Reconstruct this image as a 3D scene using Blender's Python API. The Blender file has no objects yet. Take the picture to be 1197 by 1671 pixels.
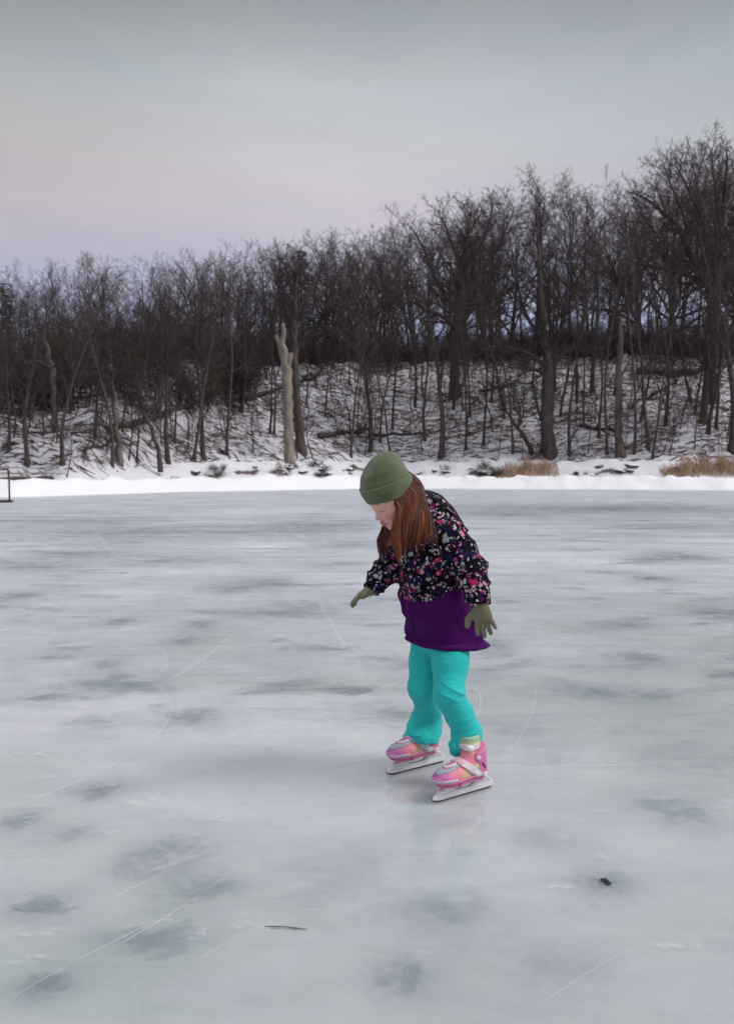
import bpy, math, random
import numpy as np
from mathutils import Vector, Matrix
R = math.radians
SC = bpy.context.scene
COL = SC.collection
# ------------------------------------------------------------------ camera
CAM_H, FPX, HOR = 1.15, 1300.0, 769.0
PITCH = math.atan((835.5-HOR)/FPX)
cam = bpy.data.cameras.new('camera'); cam_o = bpy.data.objects.new('camera', cam); COL.objects.link(cam_o)
cam_o.location = (0,0,CAM_H); cam_o.rotation_euler = (R(90)-PITCH,0,0)
cam.sensor_fit = 'VERTICAL'; cam.sensor_height = 24; cam.lens = 24*FPX/1671; cam.clip_start=.05; cam.clip_end = 3000
cam.dof.use_dof = True; cam.dof.focus_distance = 2.85; cam.dof.aperture_fstop = 3.4
SC.camera = cam_o
# ------------------------------------------------------------------ sky and sun
SUN_EL, SUN_AZ = R(42), R(62)      # azimuth measured from +y (view direction) towards +x
w = bpy.data.worlds.new('World'); SC.world = w; w.use_nodes = True
nt = w.node_tree; nt.nodes.clear()
def N(t, typ, **k):
    n = t.nodes.new(typ)
    for a, v in k.items(): setattr(n, a, v)
    return n
def ramp(t, fac, stops, interp='LINEAR'):
    n = N(t, 'ShaderNodeValToRGB'); n.color_ramp.interpolation = interp
    e = n.color_ramp.elements
    while len(e) < len(stops): e.new(.5)
    for i, (p, c) in enumerate(stops):
        e[i].position = p; e[i].color = (c[0],c[1],c[2],1) if isinstance(c,(tuple,list)) else (c,c,c,1)
    t.links.new(fac, n.inputs[0]); return n.outputs[0]
def mix(t, a, b, f, mode='MIX'):
    n = N(t, 'ShaderNodeMix', data_type='RGBA', blend_type=mode)
    for s, v in ((0,f),(6,a),(7,b)):
        if isinstance(v,(int,float)): n.inputs[s].default_value = v if s==0 else (v,v,v,1)
        elif isinstance(v,(tuple,list)): n.inputs[s].default_value = (v[0],v[1],v[2],1)
        else: t.links.new(v, n.inputs[s])
    return n.outputs[2]
def mth(t, op, a, b=None, c=None, clamp=False):
    n = N(t, 'ShaderNodeMath', operation=op, use_clamp=clamp)
    for i, v in enumerate((a,b,c)):
        if v is None: continue
        if isinstance(v,(int,float)): n.inputs[i].default_value = v
        else: t.links.new(v, n.inputs[i])
    return n.outputs[0]
def mapping(t, vec, scale=(1,1,1), loc=(0,0,0), rot=(0,0,0)):
    n = N(t, 'ShaderNodeMapping'); n.inputs['Scale'].default_value = scale; n.inputs['Location'].default_value = loc
    n.inputs['Rotation'].default_value = rot; t.links.new(vec, n.inputs[0]); return n.outputs[0]
def noise(t, vec, scale, detail=3, rough=.55, dist=0, out=0):
    n = N(t, 'ShaderNodeTexNoise'); n.inputs['Scale'].default_value = scale; n.inputs['Detail'].default_value = detail
    n.inputs['Roughness'].default_value = rough; n.inputs['Distortion'].default_value = dist
    t.links.new(vec, n.inputs['Vector']); return n.outputs[out]
def lin(r,g,b):
    f = lambda v: (v/255/12.92) if v/255 <= .04045 else ((v/255+.055)/1.055)**2.4
    return (f(r),f(g),f(b))
tc = N(nt,'ShaderNodeTexCoord'); sx = N(nt,'ShaderNodeSeparateXYZ'); nt.links.new(tc.outputs['Generated'], sx.inputs[0])
SKYEXP = 1.0
base = ramp(nt, sx.outputs['Z'], [(0.0,lin(128,145,180)),(.13,lin(144,158,194)),(.21,lin(168,171,194)),(.29,lin(183,179,191)),
        (.36,lin(186,186,190)),(.42,lin(175,182,187)),(.50,lin(143,148,153)),(.60,lin(132,138,146)),(.74,(.62,.66,.72)),(1.0,(1.65,1.7,1.8))])
cl = noise(nt, mapping(nt, tc.outputs['Generated'], (1.1,1.1,5.5), rot=(0,R(8),0)), 1.6, 4, .5, .6)
warm = ramp(nt, cl, [(.36,0),(.66,1)])
c1 = mix(nt, base, (1.10,.985,.95), mth(nt,'MULTIPLY',warm,.40), 'MULTIPLY')
cl2 = noise(nt, mapping(nt, tc.outputs['Generated'], (1,1,4), loc=(3,1,0), rot=(0,R(-6),0)), 2.2, 5, .55, .4)
lft = mth(nt,'MULTIPLY',mth(nt,'ADD',mth(nt,'MULTIPLY',sx.outputs['X'],-1.0),-.02),2.2,clamp=True)
c1 = mix(nt, c1, mix(nt,c1,(.98,.955,.90),1.0,'MULTIPLY'), lft)
edge = mth(nt,'MULTIPLY',mth(nt,'MULTIPLY',mth(nt,'SUBTRACT',mth(nt,'ABSOLUTE',sx.outputs['X']),.12),3.0,clamp=True),mth(nt,'MULTIPLY',mth(nt,'SUBTRACT',sx.outputs['Z'],.22),4.0,clamp=True),clamp=True)
c1 = mix(nt, c1, (.76,.76,.77), mth(nt,'MULTIPLY',edge,1.0), 'MULTIPLY')
c2 = mix(nt, c1, ramp(nt, cl2, [(.3,(.90,.93,.97)),(.7,(1.07,1.06,1.04))]), 1.0, 'MULTIPLY')
sky = N(nt,'ShaderNodeTexSky', sky_type='NISHITA', sun_disc=False); sky.sun_elevation = SUN_EL; sky.sun_rotation = SUN_AZ
sk = mix(nt, (0,0,0), sky.outputs[0], .06, 'MIX')
c3 = mix(nt, c2, sk, .07)
bg = N(nt,'ShaderNodeBackground'); bg.inputs[1].default_value = 1.0; nt.links.new(c3, bg.inputs[0])
wo = N(nt,'ShaderNodeOutputWorld'); nt.links.new(bg.outputs[0], wo.inputs[0])
sun = bpy.data.lights.new('sun','SUN'); sun.energy = 1.5; sun.angle = R(22); sun.color = (1,.97,.93)
so = bpy.data.objects.new('sun', sun); COL.objects.link(so)
sd = Vector((math.sin(SUN_AZ)*math.cos(SUN_EL), math.cos(SUN_AZ)*math.cos(SUN_EL), math.sin(SUN_EL)))
sd = Vector((sd.x, -abs(sd.y)*.35, sd.z)).normalized()
sky.sun_elevation = math.asin(sd.z); sky.sun_rotation = math.atan2(sd.x, sd.y)
so.rotation_euler = sd.to_track_quat('Z','Y').to_euler(); so.location = (5,-5,20)
SC.view_settings.view_transform = 'Standard'; SC.view_settings.look = 'None'
SC.view_settings.exposure = .30; SC.view_settings.gamma = 1; SC.view_settings.use_curve_mapping = False
SC.cycles.transparent_max_bounces = 24; SC.cycles.max_bounces = 8

# ------------------------------------------------------------------ helpers
cp, sp_ = math.cos(PITCH), math.sin(PITCH)
def ray(px, py):
    u, v = (px-598.5)/FPX, (835.5-py)/FPX
    return np.array((u, cp+v*sp_, v*cp-sp_))
def P(px, py, Y):
    d = ray(px,py); return np.array((d[0]*Y/d[1], Y, CAM_H+d[2]*Y/d[1]))
def G(px, py, z=0.0):                              # where the line of sight meets the ice
    d = ray(px,py); k = (z-CAM_H)/d[2]; return np.array((d[0]*k, d[1]*k, z))
def tag(o, label=None, cat=None, group=None, kind=None):
    if label: o['label'] = label
    if cat: o['category'] = cat
    if group: o['group'] = group
    if kind: o['kind'] = kind
    return o
def link(name, me, mats=None, parent=None):
    o = bpy.data.objects.new(name, me); COL.objects.link(o)
    if mats is not None:
        for m in (mats if isinstance(mats,(list,tuple)) else [mats]): me.materials.append(m)
    if parent: o.parent = parent
    return o
def empty(name, loc=(0,0,0), rz=0):
    o = bpy.data.objects.new(name, None); COL.objects.link(o); o.location = loc; o.rotation_euler = (0,0,rz)
    o.empty_display_size = .1; return o
def mesh(name, v, f, smooth=True):
    me = bpy.data.meshes.new(name)
    v = np.asarray(v, dtype=np.float32)
    if isinstance(f, np.ndarray) and len(f):
        me.vertices.add(len(v)); me.vertices.foreach_set('co', v.ravel())
        k = f.shape[1]; me.loops.add(f.size); me.loops.foreach_set('vertex_index', f.astype(np.int32).ravel())
        me.polygons.add(len(f)); me.polygons.foreach_set('loop_start', np.arange(0,f.size,k,dtype=np.int32))
        me.update(calc_edges=True)
    else: me.from_pydata([tuple(map(float,p)) for p in v], [], [tuple(map(int,q)) for q in f])
    me.validate(); me.polygons.foreach_set('use_smooth', [smooth]*len(me.polygons)); me.update()
    return me
def attr(me, name, vals, typ='FLOAT'):
    a = me.attributes.new(name, typ, 'POINT')
    vals = np.asarray(vals, dtype=np.float32)
    if typ == 'FLOAT': a.data.foreach_set('value', vals.ravel())
    else:
        if vals.shape[1] == 3: vals = np.c_[vals, np.ones(len(vals),np.float32)]
        a.data.foreach_set('color', vals.ravel())
class MB:
    def __init__(s): s.v=[]; s.f=[]; s.m=[]
    def add(s, v, f, m=0):
        o=len(s.v); s.v.extend(v); s.f.extend([tuple(i+o for i in q) for q in f]); s.m.extend([m]*len(f))
    def tube(s, pts, rad, k=6, m=0, caps=True):
        pts=[Vector(p) for p in pts]; n=len(pts); vs=[]; ref=None
        for i,p in enumerate(pts):
            d=(pts[min(i+1,n-1)]-pts[max(i-1,0)]).normalized()
            if ref is None: ref=d.orthogonal().normalized()
            ref=(ref-d*ref.dot(d)); ref = ref.normalized() if ref.length>1e-6 else d.orthogonal().normalized()
            b=d.cross(ref); r=rad[i] if hasattr(rad,'__len__') else rad
            for j in range(k):
                a=2*math.pi*j/k; vs.append(p+(ref*math.cos(a)+b*math.sin(a))*r)
        fs=[(i*k+j,i*k+(j+1)%k,(i+1)*k+(j+1)%k,(i+1)*k+j) for i in range(n-1) for j in range(k)]
        if caps: fs+= [tuple(range(k-1,-1,-1)), tuple(range((n-1)*k,n*k))]
        s.add(vs,fs,m)
    def box(s, c, h, rot=None, m=0):
        M = rot if rot is not None else Matrix.Identity(3); c=Vector(c)
        vs=[c+M@Vector((x*h[0],y*h[1],z*h[2])) for x in(-1,1) for y in(-1,1) for z in(-1,1)]
        s.add(vs,[(0,1,3,2),(4,6,7,5),(0,4,5,1),(2,3,7,6),(0,2,6,4),(1,5,7,3)],m)
    def build(s, name, mats, parent=None, smooth=True):
        me=bpy.data.meshes.new(name); me.from_pydata([tuple(p) for p in s.v],[],s.f); me.update()
        o=link(name,me,mats,parent); me.polygons.foreach_set('material_index', s.m)
        me.polygons.foreach_set('use_smooth',[smooth]*len(me.polygons)); return o
def mat(name, rough=.7, spec=.5, col=None):
    m=bpy.data.materials.new(name); m.use_nodes=True; t=m.node_tree; b=t.nodes['Principled BSDF']
    b.inputs['Roughness'].default_value=rough; b.inputs['Specular IOR Level'].default_value=spec
    if col: b.inputs['Base Color'].default_value=(*col,1)
    return m,t,b
def bump(t,b,h,strength=.3,dist=.01):
    n=N(t,'ShaderNodeBump'); n.inputs['Strength'].default_value=strength; n.inputs['Distance'].default_value=dist
    t.links.new(h,n.inputs['Height']); t.links.new(n.outputs[0],b.inputs['Normal']); return n
def objc(t): return N(t,'ShaderNodeTexCoord').outputs['Object']
def posn(t): return N(t,'ShaderNodeNewGeometry').outputs['Position']
def attn(t,name,out='Fac'): n=N(t,'ShaderNodeAttribute',attribute_name=name); return n.outputs[out]
# ------------------------------------------------------------------ ice
def m_ice():
    m,t,b=mat('ice',.2,.5); p=posn(t); b.inputs['IOR'].default_value=1.5
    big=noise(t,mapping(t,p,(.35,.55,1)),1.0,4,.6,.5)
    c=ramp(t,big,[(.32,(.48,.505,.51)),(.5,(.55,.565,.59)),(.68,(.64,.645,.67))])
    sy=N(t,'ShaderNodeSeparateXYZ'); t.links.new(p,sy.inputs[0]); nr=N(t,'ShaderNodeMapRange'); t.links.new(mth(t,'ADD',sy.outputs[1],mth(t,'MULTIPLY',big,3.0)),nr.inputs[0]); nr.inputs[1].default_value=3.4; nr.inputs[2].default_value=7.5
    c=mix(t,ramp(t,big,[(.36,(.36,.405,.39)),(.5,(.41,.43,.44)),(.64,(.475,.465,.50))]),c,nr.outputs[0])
    mid=noise(t,mapping(t,p,(1.4,2.6,1),loc=(4,2,0)),1.0,5,.6,.8)
    c=mix(t,c,ramp(t,mid,[(.3,(.82,.85,.87)),(.52,(1,1,1)),(.75,(1.1,1.09,1.08))]),.8,'MULTIPLY')
    # wind-blown and scraped streaks, strongest on the far ice
    st=noise(t,mapping(t,p,(.26,2.4,1),rot=(0,0,R(4))),1.0,8,.74,1.0)
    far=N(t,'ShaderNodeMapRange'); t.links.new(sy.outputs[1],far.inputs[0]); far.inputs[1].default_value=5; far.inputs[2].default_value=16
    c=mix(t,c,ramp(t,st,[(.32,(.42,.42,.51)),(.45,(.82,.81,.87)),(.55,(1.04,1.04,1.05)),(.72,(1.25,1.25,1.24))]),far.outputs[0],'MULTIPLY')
    st2=noise(t,mapping(t,p,(.5,9,1),loc=(7,0,0),rot=(0,0,R(-5))),1.0,5,.7,.6)
    c=mix(t,c,ramp(t,st2,[(.34,(.66,.66,.73)),(.5,(1,1,1)),(.68,(1.2,1.2,1.19))]),mth(t,'MULTIPLY',far.outputs[0],.8),'MULTIPLY')
    gr=noise(t,mapping(t,p,(3.2,11,1),loc=(2,5,0),rot=(0,0,R(7))),1.0,7,.78,.8)
    c=mix(t,c,ramp(t,gr,[(.32,(.80,.80,.84)),(.48,(1,1,1)),(.66,(1.13,1.13,1.13))]),ramp(t,mth(t,'MULTIPLY',sy.outputs[1],.05),[(.12,.25),(.3,1)]),'MULTIPLY')
    fine=noise(t,mapping(t,p,(14,22,1)),1.0,4,.7)
    c=mix(t,c,ramp(t,fine,[(.3,(.95,.95,.96)),(.6,(1,1,1)),(.78,(1.08,1.08,1.08))]),.8,'MULTIPLY')
    t.links.new(c,b.inputs['Base Color'])
    rr=ramp(t,noise(t,mapping(t,p,(2,3,1)),1,4,.6),[(.3,.02),(.7,.075)])
    rr=mix(t,rr,.42,ramp(t,mth(t,'MULTIPLY',sy.outputs[1],.05),[(.16,0),(.5,1)])); t.links.new(rr,b.inputs['Roughness'])
    h1=noise(t,mapping(t,p,(2.5,5,1)),1.0,4,.6); h2=noise(t,mapping(t,p,(30,45,1)),1.0,3,.6)
    h=mth(t,'ADD',mth(t,'MULTIPLY',h1,1.0),mth(t,'MULTIPLY',h2,.08))
    bump(t,b,h,.10,.02)
    return m
def m_decal(name,col,kind):
    m,t,b=mat(name,.35,.3,col); uv=N(t,'ShaderNodeUVMap',uv_map='UVMap').outputs[0]; p=posn(t)
    s=N(t,'ShaderNodeSeparateXYZ'); t.links.new(uv,s.inputs[0]); u,v=s.outputs[0],s.outputs[1]
    amt=attn(t,'amt')
    if kind=='patch':
        ln=N(t,'ShaderNodeVectorMath',operation='LENGTH'); t.links.new(uv,ln.inputs[0])
        va_=N(t,'ShaderNodeVectorMath',operation='ADD'); t.links.new(mapping(t,uv,(1.1,1.1,1)),va_.inputs[0]); t.links.new(mapping(t,p,(2.3,3.1,1)),va_.inputs[1]); nz=noise(t,va_.outputs[0],1.0,6,.68,.9)
        a=mth(t,'SUBTRACT',1.0,ln.outputs['Value']); a=mth(t,'ADD',a,mth(t,'MULTIPLY',mth(t,'SUBTRACT',nz,.56),3.4))
        edge=mth(t,'MULTIPLY',mth(t,'SUBTRACT',1.0,ln.outputs['Value']),3.0,clamp=True)
        a=mth(t,'MULTIPLY',mth(t,'SMOOTH_MIN',mth(t,'MAXIMUM',a,0.0),1.0,.3),edge)
    elif kind=='halo':
        ln=N(t,'ShaderNodeVectorMath',operation='LENGTH'); t.links.new(uv,ln.inputs[0]); a=mth(t,'SUBTRACT',1.0,ln.outputs['Value'],clamp=True); a=mth(t,'MULTIPLY',a,mth(t,'MULTIPLY',a,mth(t,'SUBTRACT',3.0,mth(t,'MULTIPLY',a,2.0)))); a=mth(t,'MULTIPLY',a,ramp(t,noise(t,mapping(t,p,(5,8,1)),1,4,.6),[(.3,.4),(.6,1)]))
    elif kind=='white':
        ln=N(t,'ShaderNodeVectorMath',operation='LENGTH'); t.links.new(uv,ln.inputs[0])
        nz=noise(t,mapping(t,p,(26,48,1)),1.0,5,.75,.5)
        a=mth(t,'ADD',mth(t,'MULTIPLY',mth(t,'SUBTRACT',1.0,ln.outputs['Value']),.8),mth(t,'MULTIPLY',mth(t,'SUBTRACT',nz,.62),4.0))
        a=mth(t,'MULTIPLY',a,mth(t,'MULTIPLY',mth(t,'SUBTRACT',1.0,ln.outputs['Value']),3.0,clamp=True),clamp=True)
    else:
        va=mth(t,'SUBTRACT',1.0,mth(t,'ABSOLUTE',v)); ua=mth(t,'MULTIPLY',mth(t,'SUBTRACT',1.0,mth(t,'ABSOLUTE',u)),4.0,clamp=True)
        nz=noise(t,mapping(t,p,(6,6,1)),1.0,5,.75)
        a=mth(t,'MULTIPLY',mth(t,'MULTIPLY',va,ua),ramp(t,nz,[(.35,.1),(.6,1)]))
    a=mth(t,'MULTIPLY',a,amt,clamp=True)
    t.links.new(a,b.inputs['Alpha']); return m
rng=random.Random(11)
ice_v=[];ice_f=[];ice_m=[];ice_uv=[];ice_a=[]
def quad(vs,fs,uvs,mi,amt):
    o=len(ice_v); ice_v.extend(vs); ice_a.extend([amt]*len(vs))
    for q in fs: ice_f.append(tuple(i+o for i in q)); ice_m.append(mi); ice_uv.extend([uvs[i] for i in q])
_z=[.0006]
def nz_(): _z[0]+=.000006; return _z[0]
def patch(c,ax,ay,ang,mi,amt):
    z=nz_(); ca,sa=math.cos(ang),math.sin(ang); c=(float(c[0]),float(c[1]))
    vs=[(c[0]+ca*x*ax-sa*y*ay,c[1]+sa*x*ax+ca*y*ay,z) for x,y in((-1,-1),(1,-1),(1,1),(-1,1))]
    quad(vs,[(0,1,2,3)],[(-1,-1),(1,-1),(1,1),(-1,1)],mi,amt)
def scratch(pts,wd,amt,mi=3):
    amt*=.72; wd*=1.15
    z=nz_(); n=len(pts); vs=[];uv=[]
    for i,p in enumerate(pts):
        a=pts[max(i-1,0)];b=pts[min(i+1,n-1)]; dx,dy=b[0]-a[0],b[1]-a[1]; L=math.hypot(dx,dy) or 1
        for s in(-1,1): vs.append((p[0]-dy/L*wd*s*.5,p[1]+dx/L*wd*s*.5,z)); uv.append((-1+2*i/(n-1),s))
    # centre line so that the fade across the width works
    V=[];U=[];F=[]
    for i,p in enumerate(pts):
        V+= [vs[2*i],(p[0],p[1],z),vs[2*i+1]]; u=-1+2*i/(n-1); U+=[(u,-1),(u,0),(u,1)]
    for i in range(n-1):
        F+= [(3*i,3*i+1,3*i+4,3*i+3),(3*i+1,3*i+2,3*i+5,3*i+4)]
    quad(V,F,U,mi,amt)
quad([(-400,-60,0),(400,-60,0),(400,120,0),(-400,120,0)],[(0,1,2,3)],[(0,0)]*4,0,0)
for px,py,w_,h_,a in [(195,1014,24,6,.8),(327,1020,26,6,.8),(298,1046,34,9,.6),(175,1083,30,8,.6),(198,1105,30,8,.7),(228,1120,34,9,.6),(72,1136,26,7,.7),
    (320,1170,50,16,.75),(435,949,50,9,.6),(375,960,60,8,.6),(475,993,70,18,.45),(20,975,40,10,.5),(160,1291,32,16,.8),(30,1340,38,14,.8),(300,1385,60,24,.6),
    (235,1410,48,24,.65),(75,1478,56,20,.8),(330,1450,56,24,.7),(250,1535,80,34,.7),(72,1608,44,22,1.0),(120,1360,40,16,.4),
    (1090,1322,62,22,.65),(891,1370,52,18,.35),(987,1440,26,14,.7),(987,1442,62,34,.35),(725,1488,60,22,.5),(907,1580,90,40,.25),(657,1595,46,28,.7),
    (1031,1072,44,12,.8),(1065,944,32,5,.8),(1114,909,48,6,.8),(1023,1019,40,7,.6),(1185,1002,70,10,.9),(965,1130,52,14,.6),(1070,1135,50,12,.5),(860,1195,60,14,.3),
    (130,905,110,8,.6),(60,925,80,8,.6),(300,915,130,10,.5),(520,860,120,10,.6),(200,870,160,9,.6),(120,850,170,8,.5),(560,890,60,6,.6),(150,1180,60,14,.4),
    (640,1165,40,10,.6),(560,1450,120,50,.25),(1140,1240,90,24,.3),(1000,830,220,7,.9),(1100,860,150,6,.5),(830,840,120,5,.5),(800,1050,30,8,.5),(815,1060,34,9,.4)]:
    c=G(px,py); e=G(px+w_,py); f_=G(px,py-h_); patch(c,abs(e[0]-c[0])*1.35,abs(f_[1]-c[1])*1.35,rng.uniform(-.15,.15),1,a*.48); patch(c,abs(e[0]-c[0])*2.6,abs(f_[1]-c[1])*2.6,rng.uniform(-.15,.15),4,a*.32)
for px,py,w_,h_,a in [(365,1337,44,16,.9),(265,1415,34,14,.7),(245,1405,60,24,.3),(45,1342,20,8,.7),(150,1290,20,7,.5),(960,925,70,18,.8),(900,898,90,12,.6),(1000,905,110,16,.4),
    (930,890,180,16,.35),(680,868,50,8,.6),(430,880,60,8,.5),(390,1200,60,14,.25),(948,1338,12,6,.6),(585,1240,10,5,.8),(520,1265,30,9,.4),(60,1350,60,20,.2),(300,825,200,7,.45),
    (160,900,50,9,.5),(330,905,30,12,.5),(720,910,140,8,.3),(560,1080,60,20,.2),(690,1555,20,8,.6),(390,1490,60,20,.25),(1120,1010,90,14,.3)]:
    c=G(px,py); e=G(px+w_,py); f_=G(px,py-h_); patch(c,abs(e[0]-c[0])*1.3,abs(f_[1]-c[1])*1.3,rng.uniform(-.2,.2),2,a*.6)
def spl(*pp):
    g=[G(x,y)[:2] for x,y in pp]; out=[]
    for i in range(len(g)-1):
        for k in range(8): out.append(tuple(g[i]+(g[i+1]-g[i])*k/8))
    out.append(tuple(g[-1]))
    for _ in range(4): out=[out[0]]+[((out[i-1][0]+2*out[i][0]+out[i+1][0])/4,(out[i-1][1]+2*out[i][1]+out[i+1][1])/4) for i in range(1,len(out)-1)]+[out[-1]]
    return out
for pts,wd,a in [(((518,975),(535,1010),(568,1062)),.05,.42),(((275,1110),(330,1078),(385,1030)),.03,.45),(((190,1545),(280,1492),(385,1418)),.006,.7),(((0,1640),(120,1570),(260,1500)),.007,.5),
    (((150,1480),(260,1430),(340,1370)),.006,.6),(((925,968),(1000,990),(1085,1015)),.05,.55),(((80,1085),(130,1140),(210,1190),(330,1260)),.03,.3),(((560,1062),(680,1040),(800,1010)),.02,.25),
    (((800,1255),(980,1250),(1197,1238)),.012,.45),(((360,880),(430,900),(560,880),(640,860)),.10,.6),(((130,870),(150,895),(180,912)),.12,.45),(((150,855),(165,880),(190,910)),.1,.5),
    (((440,865),(470,885),(500,880),(455,850)),.08,.5),(((430,925),(600,900),(760,885)),.06,.35),(((820,885),(880,892),(950,918),(1040,925)),.10,.6),(((840,915),(900,925),(960,928)),.08,.5),
    (((390,1240),(600,1130),(690,1100)),.02,.25),(((270,1110),(420,1060),(560,1045)),.015,.3),(((320,1100),(420,1078),(520,1085)),.015,.3),(((700,1020),(900,1000),(1100,985)),.025,.3),
    (((430,1135),(500,1090),(590,1062)),.02,.3),(((0,1120),(200,1060),(360,1010)),.02,.2),(((520,1515),(700,1400),(1000,1330)),.004,.35),(((300,1580),(420,1510),(640,1480)),.004,.35),
    (((880,1640),(1000,1560),(1197,1500)),.004,.4),(((0,1250),(300,1240),(620,1228)),.012,.25),(((600,985),(580,1040),(590,1120),(640,1190)),.02,.2)]:
    scratch(spl(*pts),wd,a)
for pts,wd,a in [(((20,1325),(60,1318),(90,1320)),.005,.9),(((120,1340),(128,1334)),.004,.9),(((118,1358),(132,1353)),.004,.9),(((195,1316),(220,1315)),.005,.9),(((20,1480),(35,1488),(70,1486),(100,1474)),.008,.7),(((300,1462),(325,1461)),.005,.6),(((150,1290),(180,1284)),.004,.6),(((30,1275),(80,1262)),.004,.5)]:
    scratch(spl(*pts),wd,a,5)
# skate marks all over the rink
for i in range(900):
    Y=2.0*math.exp(rng.uniform(0,3.1)); x=rng.uniform(-.55,.55)*Y; L=rng.uniform(.3,2.6)*min(1+Y*.08,2.4); a0=rng.gauss(0,.6)+(0 if rng.random()<.7 else rng.uniform(-1.5,1.5)); cv=rng.gauss(0,.35)
    pts=[];px_,py_=x,Y
    for k in range(14): pts.append((px_,py_)); px_+=math.cos(a0)*L/13; py_+=math.sin(a0)*L/13; a0+=cv/13*L
    scratch(pts,rng.uniform(.003,.007)*(1+Y*.10),rng.uniform(.15,.55) if Y>4 else rng.uniform(.03,.13))
for i in range(230):
    Y=3.6*math.exp(rng.uniform(0,2.4)); x=rng.uniform(-.6,.6)*Y; s=rng.uniform(.03,.16)*(1+Y*.07)
    patch((x,Y),s*rng.uniform(1.4,3.5),s,rng.gauss(0,.2),1,rng.uniform(.12,.45))
for i in range(260):
    Y=1.8*math.exp(rng.uniform(0,2.9)); x=rng.uniform(-.6,.6)*Y; s=rng.uniform(.01,.06)*(1+Y*.12)
    patch((x,Y),s*rng.uniform(1.2,3),s*.6,rng.gauss(0,.4),2,rng.uniform(.1,.4))
me=bpy.data.meshes.new('ice'); me.from_pydata([tuple(map(float,v)) for v in ice_v],[],ice_f)
me.uv_layers.new(name='UVMap'); me.uv_layers[0].data.foreach_set('uv',[float(c) for q in ice_uv for c in q]); attr(me,'amt',ice_a)
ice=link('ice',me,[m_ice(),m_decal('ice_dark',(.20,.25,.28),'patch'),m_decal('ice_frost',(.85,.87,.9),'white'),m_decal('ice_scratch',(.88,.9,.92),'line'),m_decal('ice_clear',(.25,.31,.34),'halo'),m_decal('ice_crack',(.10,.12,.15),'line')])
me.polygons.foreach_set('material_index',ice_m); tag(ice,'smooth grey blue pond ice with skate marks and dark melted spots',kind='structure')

# ------------------------------------------------------------------ terrain
SX=[-200,-60,-40,-16,-10.1,0,11.8,22,60,200]; SY=[20,26,30,34.8,44,53,51,48,44,40]
RX=[-200,-60,-29,-18,0,30,60,200]; RZ=[5,6,7.6,9.6,12.0,12.0,12,10]
def vn(x,y,s,seed=0):
    x=x*s+seed*17.3; y=y*s+seed*9.1
    return (np.sin(x*1.7+1.3*np.sin(y*1.1))+np.sin(y*2.1+1.7*np.sin(x*.9+seed))+np.sin((x+y)*1.3+seed)+np.sin((x-y)*2.7+2*np.sin(x*.5)))/4
def sm(t): t=np.clip(t,0,1); return t*t*(3-2*t)
def hgt(x,y):
    x=np.asarray(x,float); y=np.asarray(y,float)
    t=y-(np.interp(x,SX,SY)+.5*vn(x,y*0,.25,3)+.25*vn(x,y*0,1.1,5))
    rz=np.interp(x,RX,RZ)
    berm=.70*np.exp(-((t-2.0-.25*vn(x,y*0,.7,21))/1.15)**2)*(1+.22*vn(x,y,1.3,1)+.16*vn(x,y,3.1,2)+.10*vn(x,y*0,.45,14))
    sh=np.interp(x,[-17,-10],[3.2,0]); bank=.35*sm((t-1)/3)*np.interp(x,[-17,-8],[.4,1])+1.5*sm((t-2.9-sh)/4.2)+.25*sm((t-4.5)/2)*np.maximum(0,vn(x,y,1.1,9))
    slope=(rz-1.85)*np.clip((t-7.6)/20.4,0,1)**.93
    z=-.35+.35*sm((t+.2)/.8)+berm+bank+slope+.35*sm((t-5)/4)*vn(x,y,.55,4)*np.clip(t/10,0,1)+.12*sm((t-3)/2)*vn(x,y,1.9,6)
    z+= np.clip(t-30,0,400)*.012
    return z
def m_snow():
    m,t,b=mat('snow',.8,.25); p=posn(t); lit=attn(t,'litter')
    n1=noise(t,mapping(t,p,(1.1,1.1,3.4)),1.0,6,.72,.6); n2=noise(t,mapping(t,p,(.35,.35,.6),loc=(3,3,0)),1.0,3,.5)
    n3=noise(t,mapping(t,p,(3.2,3.2,9)),1.0,5,.75,.4)
    cov=mth(t,'ADD',mth(t,'ADD',mth(t,'MULTIPLY',n1,.7),mth(t,'MULTIPLY',n2,.35)),mth(t,'MULTIPLY',n3,.45))
    cov=mth(t,'ADD',cov,mth(t,'MULTIPLY',mth(t,'SUBTRACT',lit,1.0),.45))
    f=ramp(t,cov,[(.75,0),(.83,1)])
    sn=mix(t,(.80,.79,.80),(.52,.495,.53),mth(t,'MULTIPLY',lit,.9))
    dirt=mix(t,(.06,.045,.043),(.13,.098,.086),noise(t,p,3.0,4,.7))
    t.links.new(mix(t,sn,dirt,f),b.inputs['Base Color'])
    bump(t,b,mth(t,'ADD',noise(t,p,2.2,5,.6),mth(t,'MULTIPLY',f,-.3)),.5,.12); return m
xs=np.concatenate([np.arange(-200,-40,4),np.arange(-40,45,.3),np.arange(45,200,4)]); ys=np.concatenate([np.arange(18,30,1),np.arange(30,90,.3),np.arange(90,420,8)])
X,Yg=np.meshgrid(xs,ys,indexing='ij'); Z=hgt(X,Yg)
idx=np.arange(X.size).reshape(X.shape)
F=np.stack([idx[:-1,:-1],idx[1:,:-1],idx[1:,1:],idx[:-1,1:]],-1).reshape(-1,4)
me=mesh('hillside',np.stack([X,Yg,Z],-1).reshape(-1,3),F)
tt=(Yg-np.interp(X,SX,SY)); attr(me,'litter',(np.maximum(.50*sm((tt-3.2)/.8)+.50*sm((tt-7.0)/1.6),1.42*np.exp(-((tt-5.0-.5*vn(X,Yg,.8,8))/.55)**2)*np.clip(.55+1.6*vn(X,Yg*0,.9,12),0,1))).ravel())
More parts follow.
